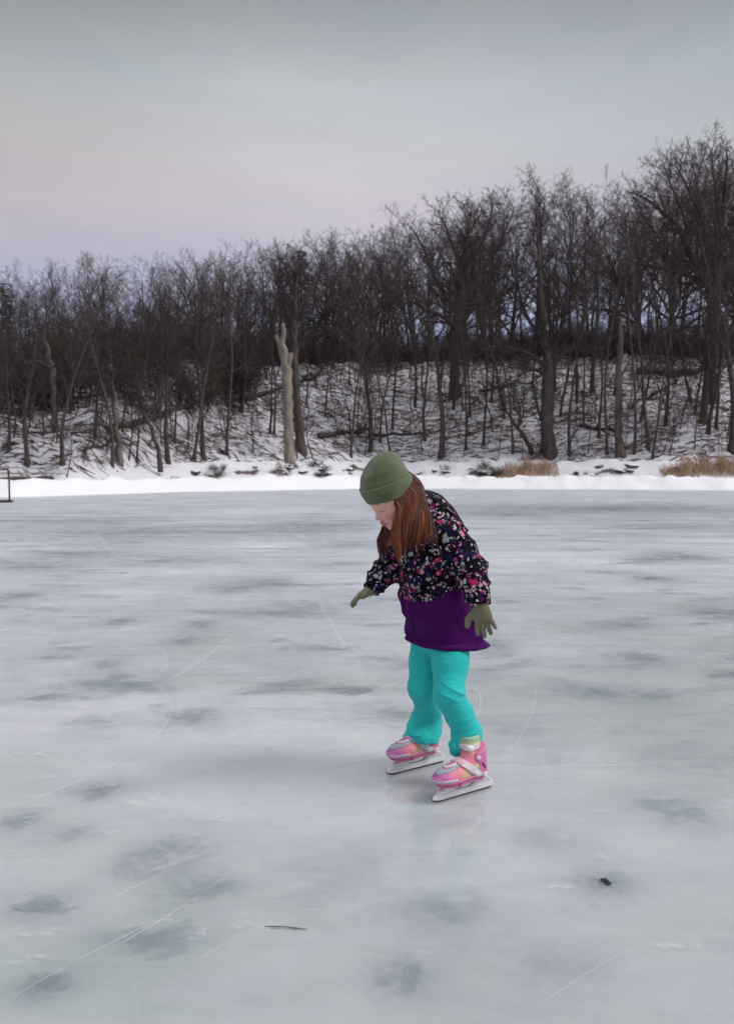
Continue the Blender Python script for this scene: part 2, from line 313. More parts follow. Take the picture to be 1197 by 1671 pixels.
hill=link('hillside',me,m_snow()); tag(hill,'snowy wooded bank rising behind the pond with leaf litter showing',kind='structure')
def land(px,py):                                    # where a line of sight meets the bank
    d=ray(px,py); k=30.0
    while k<200:
        q=d*k; z=CAM_H+q[2]
        if z<=hgt(q[0],q[1]) : return np.array((q[0],q[1],float(hgt(q[0],q[1]))))
        k+=.15
    return None
# ------------------------------------------------------------------ bark
def m_bark(name,c0,c1,rough=.85,sc=6):
    m,t,b=mat(name,rough,.2); o=objc(t)
    n=noise(t,mapping(t,o,(sc,sc,sc*.25)),1.0,5,.7)
    oi=N(t,'ShaderNodeObjectInfo').outputs['Random']
    c=mix(t,c0,c1,ramp(t,n,[(.35,0),(.65,1)])); c=mix(t,c,mix(t,(.72,.72,.78),(1.3,1.15,1.02),oi),.8,'MULTIPLY')
    t.links.new(c,b.inputs['Base Color']); bump(t,b,noise(t,mapping(t,o,(sc*2,sc*2,sc*.5)),1.0,5,.7),.7,.05); return m
M_BARK=m_bark('dark_bark',(.045,.036,.034),(.115,.095,.088)); M_TWIG=m_bark('twigs',(.055,.042,.042),(.105,.082,.078))
M_BRUSH=m_bark('brush_stems',(.050,.037,.035),(.105,.078,.071)); M_PALE=m_bark('bare_wood',(.14,.118,.105),(.31,.27,.235),.8,4)
M_BIRCH=m_bark('birch_bark',(.10,.075,.065),(.21,.165,.14),.8,3); M_NEEDLE=m_bark('needles',(.018,.026,.02),(.04,.052,.036))
def orth(d):
    a=d.orthogonal().normalized(); return a,d.cross(a)
def grow(rg,p,d,L,r0,r1,n,wob,up,out,lvl,spec,start=0):
    pts=[p.copy()]; rad=[r0]; dd=d.copy(); dirs=[dd.copy()]
    for i in range(n):
        a,b=orth(dd)
        dd=(dd+(a*rg.gauss(0,wob)+b*rg.gauss(0,wob))+Vector((0,0,up))).normalized()
        p=p+dd*(L/n); pts.append(p.copy()); rad.append(r0+(r1-r0)*((i+1)/n)); dirs.append(dd.copy())
    out.append((lvl,pts,rad))
    if lvl+1>=len(spec): return
    s=spec[lvl+1]; cnt=s['n'] if lvl==0 else max(1,round(s['n']*rg.uniform(.7,1.3)))
    ga=rg.uniform(0,6.28)
    for k in range(cnt):
        f=s['f0']+(1-s['f0'])*(k+rg.random())/cnt
        f=min(f,.995); fi=f*n; i=int(fi); q=pts[i].lerp(pts[i+1],fi-i); dq=dirs[i+1]
        a,b=orth(dq); ga+=2.4+rg.uniform(-.5,.5); an=R(rg.uniform(*s['ang']))
        nd=(dq*math.cos(an)+(a*math.cos(ga)+b*math.sin(ga))*math.sin(an)).normalized()
        LL=L*s['len']*rg.uniform(.65,1.2)*(s['taper'](f) if 'taper' in s else 1-.45*(f-s['f0']))
        rr=(r0+(r1-r0)*f)*s['rad']; grow(rg,q,nd,LL,max(rr,s['rmin']),max(rr*.35,s['rmin']*.6),s['seg'],s['wob'],s['up'],out,lvl+1,spec)
def segmesh(name,brs,ks):
    v=[];f=[]
    for lvl,pts,rad in brs:
        k=ks[min(lvl,len(ks)-1)]; o=len(v); ref=None
        for i,p in enumerate(pts):
            d=(pts[min(i+1,len(pts)-1)]-pts[max(i-1,0)]).normalized()
            if ref is None: ref=d.orthogonal().normalized()
            ref=ref-d*ref.dot(d); ref=ref.normalized() if ref.length>1e-6 else d.orthogonal().normalized(); b=d.cross(ref)
            for j in range(k):
                a=6.28318*j/k; q=p+(ref*math.cos(a)+b*math.sin(a))*rad[i]; v.append((q.x,q.y,q.z))
        for i in range(len(pts)-1):
            for j in range(k): f.append((o+i*k+j,o+i*k+(j+1)%k,o+(i+1)*k+(j+1)%k,o+(i+1)*k+j))
    me=bpy.data.meshes.new(name); me.from_pydata(v,[],f); me.polygons.foreach_set('use_smooth',[True]*len(f)); me.update(); return me
def proto(seed,H,r,spec,lean=.02,wob=.05,n0=14,lowtrunk=True):
    rg=random.Random(seed); out=[]
    grow(rg,Vector((0,0,-.6)),Vector((rg.gauss(0,lean),rg.gauss(0,lean),1)).normalized(),H+.6,r,r*.12,n0,wob,.05,out,0,spec)
    # root flare
    l,pts,rad=out[0]; rad[0]*=1.5; rad[1]*=1.08
    zmax=max(q.z for _,ps,_ in out for q in ps)
    return out,zmax
TW=.0070
def S(n1,a1,l1,n2=8,n3=7,n4=5,f1=.3,up=.06,wob=.14,rad1=.5,tw=TW):
    return [None,dict(n=n1,ang=a1,len=l1,f0=f1,rad=rad1,rmin=.02,seg=8,wob=wob,up=up),
      dict(n=n2,ang=(25,60),len=.45,f0=.18,rad=.55,rmin=.014,seg=6,wob=wob,up=up*.6),
      dict(n=n3,ang=(25,60),len=.45,f0=.15,rad=.6,rmin=tw*1.1,seg=4,wob=wob*1.1,up=.02),
      dict(n=n4,ang=(20,55),len=.5,f0=.15,rad=.7,rmin=tw,seg=2,wob=.12,up=.01)]
PROTO={}
def make(kind,seed,H,r,spec,**k):
    out,z=proto(seed,H,r,spec,**k)
    PROTO.setdefault(kind,[]).append((segmesh(kind+'_trunk',[o for o in out if o[0]==0],[9]),segmesh(kind+'_crown',[o for o in out if o[0]>0],[9,5,4,3,3]),z))
for s in range(4): make('tall',100+s,19,.24,S(17,(22,50),.34,8,6,4,f1=.34))
for s in range(3): make('slim',200+s,17,.13,S(14,(20,45),.24,6,5,4,f1=.42),wob=.04)
for s in range(3): make('broad',300+s,15,.34,S(13,(35,68),.55,9,7,4,f1=.25,up=.07,wob=.18,rad1=.62),wob=.09,n0=10)
for s in range(2): make('sapling',400+s,6,.062,S(10,(25,50),.3,4,3,2,f1=.3,tw=.008),wob=.05)
for s in range(2): make('sapling',420+s,4.2,.048,S(8,(30,55),.35,3,3,2,f1=.3,tw=.007),wob=.09,lean=.15)
def make_brush(seed,H,n):
    rg=random.Random(seed); out=[]
    sp=[None,dict(n=7,ang=(15,50),len=.4,f0=.2,rad=.6,rmin=.013,seg=4,wob=.15,up=.05),dict(n=6,ang=(20,55),len=.5,f0=.15,rad=.7,rmin=.010,seg=3,wob=.15,up=.03),dict(n=4,ang=(20,55),len=.5,f0=.1,rad=.7,rmin=.009,seg=2,wob=.12,up=.01)]
    for i in range(n):
        a=rg.uniform(0,6.28); q=Vector((math.cos(a)*rg.uniform(0,.6),math.sin(a)*rg.uniform(0,.6),-.3))
        grow(rg,q,Vector((math.cos(a)*rg.uniform(.1,.7),math.sin(a)*rg.uniform(.1,.7),1)).normalized(),H*rg.uniform(.6,1.1),.028,.009,6,.12,.03,out,0,sp)
    PROTO.setdefault('brush',[]).append((segmesh('brush',out,[5,3,3,3]),None,max(q.z for _,ps,_ in out for q in ps)))
for s in range(4): make_brush(500+s,3.6,11)
def make_conifer(seed,H):
    rg=random.Random(seed); tr=[]; cr=[]
    pts=[Vector((0,0,-.5+i*(H+.5)/10)) for i in range(11)]; tr.append((0,pts,[.2*(1-i/10.5)+.015 for i in range(11)]))
    nv=[];nf=[]
    for w_ in range(34):
        z=H*(.12+.86*w_/34); LL=(1-z/H)*H*.27+.35
        for k in range(7):
            a=rg.uniform(0,6.28); L=LL*rg.uniform(.7,1.15); d=Vector((math.cos(a),math.sin(a),rg.uniform(-.15,.2)))
            p0=Vector((0,0,z)); ps=[p0+d*L*t-Vector((0,0,.12*L*t*t)) for t in(0,.35,.7,1)]; cr.append((1,ps,[.03,.02,.014,.008]))
            for j in range(int(10+L*22)):
                t=rg.uniform(.15,1); q=p0+d*L*t-Vector((0,0,.12*L*t*t)); dd=(d+Vector((rg.gauss(0,.6),rg.gauss(0,.6),rg.gauss(-.15,.4)))).normalized(); s=rg.uniform(.12,.3); b=orth(dd)[rg.randint(0,1)]*rg.uniform(.02,.045)
                o=len(nv); e=q+dd*s; nv+= [tuple(q-b),tuple(q+b),tuple(e)]; nf.append((o,o+1,o+2))
    c=segmesh('conifer_branch',cr,[4,4]); ov=[tuple(v.co) for v in c.vertices]; of=[tuple(p.vertices) for p in c.polygons]; o=len(ov)
    me=bpy.data.meshes.new('conifer_crown'); me.from_pydata(ov+nv,[],of+[tuple(i+o for i in q) for q in nf]); me.update()
    PROTO.setdefault('conifer',[]).append((segmesh('conifer_trunk',tr,[8]),me,H))
for s in range(2): make_conifer(600+s,13)
MATS={'tall':(M_BARK,M_TWIG),'slim':(M_BARK,M_TWIG),'broad':(M_BARK,M_TWIG),'sapling':(M_BARK,M_BRUSH),'brush':(M_BRUSH,None),'conifer':(M_BARK,M_NEEDLE)}
for k,l in PROTO.items():
    for a,c,z in l:
        a.materials.append(MATS[k][0])
        if c: c.materials.append(MATS[k][1])
trng=random.Random(5)
NAME={'tall':'tree','slim':'tree','broad':'oak_tree','sapling':'sapling','brush':'bush','conifer':'conifer_tree'}
def tree(kind,loc,H,label,group=None,cat='tree',which=None,rz=None,wide=1.0,name=None,barkm=None,tilt=(0,0),thick=1.0):
    l=PROTO[kind]; a,c,z=l[which if which is not None else trng.randrange(len(l))]; s=H/z
    rz=trng.uniform(0,6.28) if rz is None else rz
    nm=name or NAME[kind]
    if c is None:
        o=bpy.data.objects.new(nm,a); COL.objects.link(o); o.location=loc; o.rotation_euler=(tilt[0],tilt[1],rz); o.scale=(s*wide,s*wide,s)
        return tag(o,label,cat,group)
    e=empty(nm,loc); e.rotation_euler=(tilt[0],tilt[1],rz); e.scale=(s*wide,s*wide,s)
    o=bpy.data.objects.new('trunk',a); COL.objects.link(o); o.parent=e; o.scale=(thick,thick,1)
    if barkm: o.material_slots[0].link='OBJECT'; o.material_slots[0].material=barkm
    o=bpy.data.objects.new('crown',c); COL.objects.link(o); o.parent=e
    return tag(e,label,cat,group)
def topH(loc,px,top): # height so that the tip reaches pixel row top
    q=P(px,top,loc[1]); return max(1.0,q[2]-loc[2])
def at(px,base): return land(px,base)
# --- trees one can tell apart, left to right
KEY=[ # kind, px, base row, top row, wide, label, which
 ('tall',14,738,455,.9,'bare tree at the left edge of the bank, behind the red goal post'),
 ('tall',45,755,440,1.1,'dark bare tree on the bank just right of the goal post, with dense low branches'),
 ('tall',103,760,420,1.0,'bare dark tree standing above the left end of the long grey railing'),
 ('slim',155,712,425,1.2,'bare tree rooted halfway up the left slope beside the birch'),
 ('slim',183,760,440,1.2,'thin dark tree touching the pale birch trunk on the left bank'),
 ('tall',275,755,412,1.0,'dark tree crossing the fallen log on the left slope'),
 ('slim',317,752,415,1.2,'slender dark tree right of the fallen log, left one of a close pair'),
 ('tall',334,750,418,1.0,'slender dark tree right of the fallen log, right one of a close pair'),
 ('slim',370,742,405,1.1,'thin straight tree between the slender pair and the pale broken trunk'),
 ('tall',393,672,398,1.1,'bare tree rooted near the top of the slope left of the pale broken trunk'),
 ('slim',447,708,420,.9,'bare tree with twin stems just left of the pale broken trunk'),
 ('slim',572,746,430,1.0,'thin upright tree on the slope above and left of the green hat'),
 ('tall',603,736,395,1.0,'dark tree standing directly above the green hat'),
 ('slim',677,665,370,1.1,'bare tree rooted high on the slope to the right of the hat'),
 ('tall',718,746,345,1.15,'tree with a stout forking trunk at the slope foot right of the skater'),
 ('slim',640,700,400,1.0,'thin dark tree halfway up the slope behind and right of the hat'),
 ('slim',929,743,330,.9,'narrow tree just right of the thickest trunk on the slope'),
 ('slim',990,742,330,.9,'narrow tree immediately left of the snapped pale topped trunk'),
 ('slim',1057,736,300,1.0,'thin dark tree between the snapped trunk and the crooked stump tree'),
 ('tall',1191,738,215,1.0,'thick dark tree cut by the right edge, behind the reeds'),
 ('tall',900,640,262,1.1,'tall bare tree with the highest crown in the middle of the right wood'),
 ('tall',965,640,305,1.0,'tall bare tree right of the highest middle crown, with blue sky between its limbs'),
]
for k,px,b,t_,wd,lab in KEY:
    q=at(px,b); tree(k,q,topH(q,px,t_),lab,wide=wd,thick=1.15)
def limbtree(name,label,px,base,tr,limbs,m,seed,twig=True,thick=1.0):
    """a tree whose trunk and main limbs are given as (px,row,radius) in its own plane"""
    q=at(px,base); Y=q[1]; rg=random.Random(seed); e=empty(name,tuple(q)); tag(e,label,'tree')
    def pl(seq,dy=0):
        out=[];n=len(seq)
        for i,(x,y,r) in enumerate(seq):
            y=y+max(0,460-y)*.11*(1 if twig else 0)
            w3=P(x,y,Y)-q; out.append((Vector((w3[0],dy*i/n+rg.gauss(0,.05),w3[2])),r))
        res=[];rr=[]
        for i in range(len(out)-1):
            for k in range(4):
                t=k/4; p0=out[max(i-1,0)][0];p1=out[i][0];p2=out[i+1][0];p3=out[min(i+2,len(out)-1)][0]
                v=.5*((2*p1)+(p2-p0)*t+(2*p0-5*p1+4*p2-p3)*t*t+(-p0+3*p1-3*p2+p3)*t**3); res.append(v); rr.append(out[i][1]+(out[i+1][1]-out[i][1])*t)
        res.append(out[-1][0]); rr.append(out[-1][1]); return res,rr
    T,Rr=pl(tr); T[0].z-=.5
    mt=segmesh(name+'_trunk',[(0,T,Rr)],[12])
    for v in mt.vertices:
        f=.05*math.sin(v.co.z*5+seed)+.035*math.sin(v.co.z*13+v.co.y*20); v.co.x+=f*min(1,max(0,v.co.z)); v.co.y+=f*.6
    link('trunk',mt,m,e)
    br=[]
    if twig: c_=len(T)*2//5; br.append((1,T[c_:],[max(r*.72,.012) for r in Rr[c_:]]))
    for seq,dy in limbs:
        A,B=pl(seq,dy); br.append((1,A,B))
    if twig:
        sp=[None,None,dict(n=10,ang=(25,60),len=.42,f0=.15,rad=.5,rmin=.016,seg=7,wob=.18,up=.06),dict(n=6,ang=(25,60),len=.42,f0=.15,rad=.6,rmin=.010,seg=5,wob=.16,up=.04),
            dict(n=6,ang=(25,60),len=.42,f0=.15,rad=.6,rmin=.008,seg=3,wob=.14,up=.02),dict(n=7,ang=(20,55),len=.55,f0=.1,rad=.7,rmin=.0055,seg=2,wob=.12,up=.01)]
        ext=[]
        for _,A,B in br:
            L=sum((A[i+1]-A[i]).length for i in range(len(A)-1)); n=len(A)-1; s=sp[2]; ga=rg.uniform(0,6)
            for k in range(int(s['n']+L*.8)):
                f=.12+.88*(k+rg.random())/(s['n']+L*.8); f=min(f,.99); i=int(f*n); q0=A[i]; dq=(A[i+1]-A[i]).normalized(); a,b=orth(dq); ga+=2.4+rg.uniform(-.5,.5); an=R(rg.uniform(25,62))
                nd=(dq*math.cos(an)+(a*math.cos(ga)+b*math.sin(ga))*math.sin(an)).normalized()
                grow(rg,q0,nd,min(L*.5,3.4)*rg.uniform(.6,1.15)*(1-.4*f),max(B[i]*.5,.02),.014,7,.16,.06,ext,2,sp)
        br+=ext
    if br:
        mc=segmesh(name+'_crown',br,[9,7,5,4,3,3]); link('crown' if twig else 'limb',mc,M_TWIG if twig else m,e)
    return e
limbtree('oak_tree','big dark spreading oak with many low limbs at the top of the slope',741,647,
  [(741,650,.62),(741,620,.46),(744,570,.42),(748,520,.40),(752,480,.36),(757,440,.28),(760,400,.2),(766,350,.1),(770,312,.03)],
  [([(748,520,.26),(728,480,.2),(706,440,.15),(690,390,.09),(672,352,.03)],1.5),([(750,495,.26),(772,455,.2),(800,420,.15),(822,370,.08),(838,325,.03)],-1),
   ([(747,535,.22),(715,515,.16),(680,500,.11),(640,480,.06),(612,450,.02)],-2),([(751,500,.22),(790,490,.16),(830,470,.1),(868,440,.03)],2),([(756,450,.18),(742,400,.12),(728,350,.07),(715,318,.02)],2),
   ([(757,440,.16),(785,390,.1),(800,345,.06),(806,308,.02)],1),([(749,510,.2),(775,505,.14),(815,515,.08),(850,505,.03)],-2)],M_BARK,31)
limbtree('oak_tree','largest oak at the right, one heavy limb curving out to the left',1159,655,
  [(1158,655,.7),(1157,620,.5),(1160,580,.44),(1163,540,.44),(1165,500,.44),(1167,470,.42),(1172,430,.34),(1176,380,.26),(1180,320,.18),(1184,260,.1),(1186,218,.03)],
  [([(1165,500,.32),(1150,462,.3),(1135,435,.26),(1120,400,.22),(1100,360,.18),(1075,335,.13),(1050,315,.08),(1018,300,.03)],-1),
   ([(1164,475,.26),(1130,448,.2),(1095,432,.15),(1065,424,.1),(1035,410,.05)],2),([(1133,435,.16),(1095,400,.1),(1060,350,.06),(1035,290,.03)],1),
   ([(1172,430,.24),(1160,380,.18),(1140,320,.12),(1120,260,.06),(1108,232,.02)],1.5),([(1168,460,.3),(1195,410,.22),(1225,350,.14),(1240,280,.05)],-1),([(1176,380,.18),(1165,320,.12),(1155,260,.07),(1150,225,.02)],-1.5),
   ([(1118,398,.14),(1112,350,.1),(1090,300,.06),(1068,255,.02)],-2)],M_BARK,32)
limbtree('oak_tree','oak with the thickest trunk on the right slope and low wide bent limbs',893,742,
  [(897,742,.62),(893,715,.5),(892,680,.47),(893,640,.44),(894,600,.4),(890,560,.26),(885,510,.2),(880,440,.13),(876,360,.08),(872,300,.02)],
  [([(893,600,.2),(860,580,.15),(830,574,.11),(800,572,.07),(775,580,.03)],-3),([(894,605,.2),(925,572,.15),(955,577,.1),(985,570,.05)],-2),([(893,590,.22),(915,540,.18),(928,480,.14),(935,400,.09),(940,330,.03)],2),
   ([(891,610,.18),(862,604,.13),(835,598,.09),(805,600,.04)],-4),([(890,560,.16),(860,510,.12),(845,440,.08),(838,370,.03)],2)],M_BARK,33)
limbtree('snapped_tree','pale broken dead trunk with two short stubs, left of the skater',472,756,
  [(473,758,.42),(472,740,.36),(470,700,.33),(469,650,.33),(468,610,.33),(465,585,.29),(461,560,.2),(462,545,.15),(463,531,.13),(463,529,.02)],
  [([(462,585,.22),(457,565,.19),(451,550,.15),(449,547,.10)],.4),([(469,600,.22),(473,588,.17),(476,578,.13),(477,576,.04)],-.3)],M_PALE,34,twig=False)
limbtree('tree','dark tree rising immediately right of the pale broken trunk',489,735,
  [(491,737,.5),(489,715,.34),(486,680,.3),(484,640,.27),(481,600,.24),(480,540,.2),(482,480,.15),(484,440,.08),(486,410,.02)],
  [([(481,560,.14),(465,500,.1),(455,460,.06),(450,425,.02)],2),([(482,520,.14),(505,470,.1),(520,450,.06),(530,415,.02)],1),([(482,480,.1),(470,450,.07),(462,420,.02)],-1)],M_BARK,35)
limbtree('snapped_tree','snapped trunk with a pale peeled top in the right wood, dark at its foot',1011,742,
  [(1012,744,.44),(1010,720,.28),(1009,690,.26),(1009,650,.25),(1009,600,.22),(1011,560,.19),(1012,535,.13),(1013,527,.05)],
  [([(1010,620,.1),(1022,600,.07),(1030,585,.03)],.5)],m_bark('peeled_bark',(.05,.04,.037),(.15,.12,.105),.85,1.6),36,twig=False)
limbtree('tree','short crooked stump tree with spread roots beside the right fallen log',1147,690,
  [(1146,692,.62),(1147,680,.32),(1149,655,.24),(1150,630,.22),(1155,600,.18),(1152,560,.12),(1145,510,.07),(1140,470,.02)],
  [([(1150,640,.14),(1165,615,.1),(1175,590,.06),(1185,560,.02)],-1),([(1152,600,.1),(1130,570,.07),(1118,540,.02)],1)],M_BARK,37)
limbtree('leaning_tree','thin tree leaning left from the foot of the thickest trunk',868,742,
  [(868,743,.2),(860,722,.15),(845,700,.12),(828,675,.09),(818,650,.07),(812,620,.05),(808,585,.02)],[([(845,700,.08),(848,670,.06),(842,635,.02)],.5)],M_BARK,38)
limbtree('leaning_tree','thin tree leaning right between the V stem and the thickest right trunk',882,742,
  [(881,743,.17),(886,715,.13),(884,690,.1),(874,655,.08),(868,620,.02)],[([(886,700,.06),(897,670,.04),(905,640,.02)],.5)],M_BARK,39)
limbtree('birch_tree','pale birch trunk on the left bank between two dark trunks',197,757,
  [(197,759,.22),(194,735,.18),(190,700,.14),(187,660,.11),(184,620,.07),(181,590,.04),(178,560,.015)],
  [([(186,640,.06),(200,590,.04),(208,550,.02)],1),([(184,600,.04),(172,570,.03),(164,545,.015)],-1)],M_BIRCH,40)
limbtree('snapped_tree','thin pale snapped trunk showing through the dark brush at the upper left',86,700,
  [(92,735,.2),(90,700,.16),(86,640,.15),(84,600,.15),(78,570,.1),(73,538,.03)],[([(84,600,.07),(60,588,.05),(35,592,.02)],.5)],M_BIRCH,41,twig=False)
limbtree('leaning_tree','forked thin tree leaning left between the birch and the long fallen log',225,757,
  [(262,757,.16),(256,725,.12),(243,690,.1),(232,660,.08),(226,630,.05),(222,600,.02)],[([(243,690,.07),(258,650,.05),(262,620,.02)],.5)],M_BARK,42)
# fallen logs
def log(px0,y0,px1,y1,r,label,seed):
    a=at(px0,y0); b=at(px1,y1); rg=random.Random(seed); mb=MB(); a=Vector(a);b=Vector(b); n=14; pts=[]
    e=empty('fallen_log',tuple(a)); tag(e,label,'log')
    for i in range(n+1):
        q=a.lerp(b,i/n); h=float(hgt(q.x,q.y)); q.z=max(q.z,h+r*.5)+rg.gauss(0,r*.12); pts.append(q-a)
    mb.tube(pts,[r*(1-.55*i/n) for i in range(n+1)],9); mb.build('trunk',M_BARK,e)
    sp=[None,None,dict(n=4,ang=(30,60),len=.5,f0=.2,rad=.6,rmin=.015,seg=4,wob=.2,up=.0),dict(n=3,ang=(30,60),len=.5,f0=.2,rad=.6,rmin=.011,seg=3,wob=.2,up=.0)]
    for k in range(7):
        out=[]; i=rg.randint(4,n-1); grow(rg,pts[i],Vector((rg.gauss(0,1),rg.gauss(-.4,.6),rg.uniform(.2,1.2))).normalized(),rg.uniform(.8,2.2),r*.3,.014,5,.2,0,out,1,sp)
        link('branch',segmesh('log_branch',out,[5,5,4,3]),M_BARK,e)
log(176,705,372,640,.22,'long dark fallen log lying diagonally up the left slope',1)
log(390,655,520,614,.22,'fallen trunk high on the slope behind the pale broken trunk',2)
log(603,713,690,711,.16,'short level fallen log on the slope behind the green hat',3)
log(1040,612,1172,603,.42,'heaviest fallen log, near the ridge on the right, ending at the largest oak',4)
log(1030,668,1100,628,.16,'thin fallen limb slanting up the right slope below the heaviest log',5)
log(945,697,1002,704,.2,'small curved fallen log between the thickest trunk and the snapped trunk',6)
log(520,716,600,702,.24,'dark fallen log on the slope just right of the pale broken trunk',7)
log(138,742,190,722,.12,'thin fallen branch low on the bank left of the birch',8)
log(860,752,905,735,.1,'broken branch at the slope foot above the left reeds',9)
log(785,640,840,628,.18,'fallen log near the ridge right of the big dark oak',10)
# skyline
SKX=[-160,0,60,110,160,220,260,300,350,400,430,480,530,600,650,700,740,790,820,850,890,920,960,1000,1030,1060,1100,1150,1197,1400]
SKT=[440,448,430,414,408,428,412,402,398,408,388,373,368,370,345,325,308,310,300,272,262,282,308,310,275,245,232,222,208,205]
frng=random.Random(77)
def ridge_at(px,back):
    # the terrain point on the bearing of px, back metres behind the ridge line
    d=ray(px,600); k=30
    while k<260:
        x,y=d[0]*k,d[1]*k
        if y-np.interp(x,SX,SY)>28+back: break
        k+=.2
    return np.array((x,y,float(hgt(x,y))))
n=0
for row,(back,cnt,dtop) in enumerate([(1.5,40,28),(6,48,14),(13,52,6),(22,52,4),(34,40,8)]):
    for i in range(cnt):
        px=-150+1500*(i+frng.uniform(.1,.9))/cnt
        if row in(0,) and 690<px<800 and frng.random()<.6: continue
        if px>820 and row>=2 and frng.random()<.45: continue
        q=ridge_at(px,back+frng.uniform(-2.5,3)); top=np.interp(px,SKX,SKT)+frng.uniform(-2,dtop+18)+(frng.random()<.3)*frng.uniform(10,60)
        k=frng.choice(['tall','tall','slim','broad','slim'])
        tree(k,q,topH(q,px,top),'bare dark tree packed in the dense leafless wood behind the left ridge' if px<640 else 'bare tree in the thinner leafless wood behind the ridge, sky showing between the trunks',
             'trees of the dense wood behind the ridge' if px<640 else 'trees of the thinner wood behind the ridge on the right',wide=frng.uniform(.85,1.15)*(1.0 if k=='broad' else 1.15),name='forest_tree'); n+=1
for px,top,back,lab in [(6,455,3,'dark evergreen at the far left edge of the wood'),(492,402,9,'dark evergreen crown showing behind the pale broken trunk'),(1172,520,12,'dark evergreen half hidden in the wood at the far right')]:
    q=ridge_at(px,back); tree('conifer',q,topH(q,px,top),lab,wide=1.0)
# brush along the ridge and spilling down the left slope
for i in range(230):
    px=-110+1420*(i+frng.random())/230; q=ridge_at(px,frng.uniform(-2.0,9))
    if px<420 and frng.random()<.55: q=ridge_at(px,frng.uniform(-13,-2))
    hh=frng.uniform(2.6,4.8)*(1.15 if px<450 else 1.0)
    tree('brush',q,hh,'tangled leafless brown bush in the thicket under the wood left of the skater' if px<600 else 'leafless brown bush in the thicket along the ridge right of the skater',
         'brown thicket on the left' if px<600 else 'brown thicket on the right',cat='bush',wide=frng.uniform(.9,1.4))
# saplings on the slope
for i in range(295):
    px=frng.uniform(-10,1205); q=ridge_at(px,frng.uniform(-21,-2)); 
    tree('sapling',q,frng.uniform(1.8,6.5),'thin leafless sapling on the snowy slope left of the skater' if px<610 else 'thin leafless sapling on the snowy slope right of the skater',
         'saplings on the left slope' if px<610 else 'saplings on the right slope',cat='sapling',wide=frng.uniform(.8,1.2),tilt=(frng.gauss(0,.1),frng.gauss(0,.12)))
for i in range(64):
    px=15+1170*(i+frng.random())/64; q=ridge_at(px,frng.uniform(-20.5,-4)); top=np.interp(px,SKX,SKT)+frng.uniform(60,190)
    tree('slim',q,topH(q,px,top),'slender leafless young tree on the snowy slope left of the skater' if px<610 else 'slender leafless young tree on the snowy slope right of the skater',
         'young trees on the left slope' if px<610 else 'young trees on the right slope',name='young_tree',wide=frng.uniform(.7,1.0),thick=1.5,tilt=(frng.gauss(0,.04),frng.gauss(0,.05)))
# small brush at the foot
for i in range(22):
    a_,b_=frng.choice([(150,330),(330,400),(400,560),(460,560),(780,815),(910,1035),(640,760)]); px=frng.uniform(a_,b_); q=ridge_at(px,frng.uniform(-24.0,-22.3))
    tree('brush',q,frng.uniform(.35,.8),'low twiggy bush at the foot of the snowy bank','low bushes along the foot of the bank',cat='bush',wide=frng.uniform(1.5,2.6))
# dark snow-capped stones and clods along the foot of the bank
m_rock,t,b=mat('shore_stone',.85,.3); nm=N(t,'ShaderNodeNewGeometry').outputs['Normal']; s3=N(t,'ShaderNodeSeparateXYZ'); t.links.new(nm,s3.inputs[0]); nn=noise(t,objc(t),6,4,.6)
t.links.new(mix(t,mix(t,(.05,.038,.036),(.13,.10,.09),nn),(.76,.75,.77),ramp(t,mth(t,'ADD',s3.outputs[2],mth(t,'MULTIPLY',nn,.5)),[(.92,0),(1.05,1)])),b.inputs['Base Color'])
def rockmesh(seed):
    rg=random.Random(seed); v=[];f=[]; nu,nv=14,9
    for i in range(nv+1):
        for j in range(nu):
            th=math.pi*i/nv; ph=2*math.pi*j/nu; r=1+.22*math.sin(3*ph+seed+2*th)+.16*math.sin(5*ph*1-seed+3*th)*math.sin(th)+rg.uniform(-.08,.08)*math.sin(th)
            v.append((r*math.sin(th)*math.cos(ph),r*.7*math.sin(th)*math.sin(ph),.5*r*math.cos(th)))
    for i in range(nv):
        for j in range(nu): f.append((i*nu+j,i*nu+(j+1)%nu,(i+1)*nu+(j+1)%nu,(i+1)*nu+j))
    me=bpy.data.meshes.new('shore_stone'); me.from_pydata(v,[],f); me.polygons.foreach_set('use_smooth',[seed%2==0]*len(f)); me.materials.append(m_rock); me.update(); return me
RK=[rockmesh(s) for s in range(5)]
for i in range(40):
    a_,b_=frng.choice([(150,330),(170,250),(400,560),(460,520),(330,400),(785,812),(910,1035),(930,1000),(560,590),(690,770)]); px=frng.uniform(a_,b_); q=ridge_at(px,frng.uniform(-23.9,-22.4)); s_=frng.uniform(.15,.42)
    o=bpy.data.objects.new('shore_stone',RK[i%5]); COL.objects.link(o); o.location=(q[0],q[1],q[2]+.06*s_); o.scale=(s_*frng.uniform(.8,1.7),s_,s_*frng.uniform(.5,.9)); o.rotation_euler=(0,frng.gauss(0,.15),frng.uniform(0,6.28)); tag(o,'dark snow capped stone in the row along the foot of the bank','stone','stones along the foot of the bank')
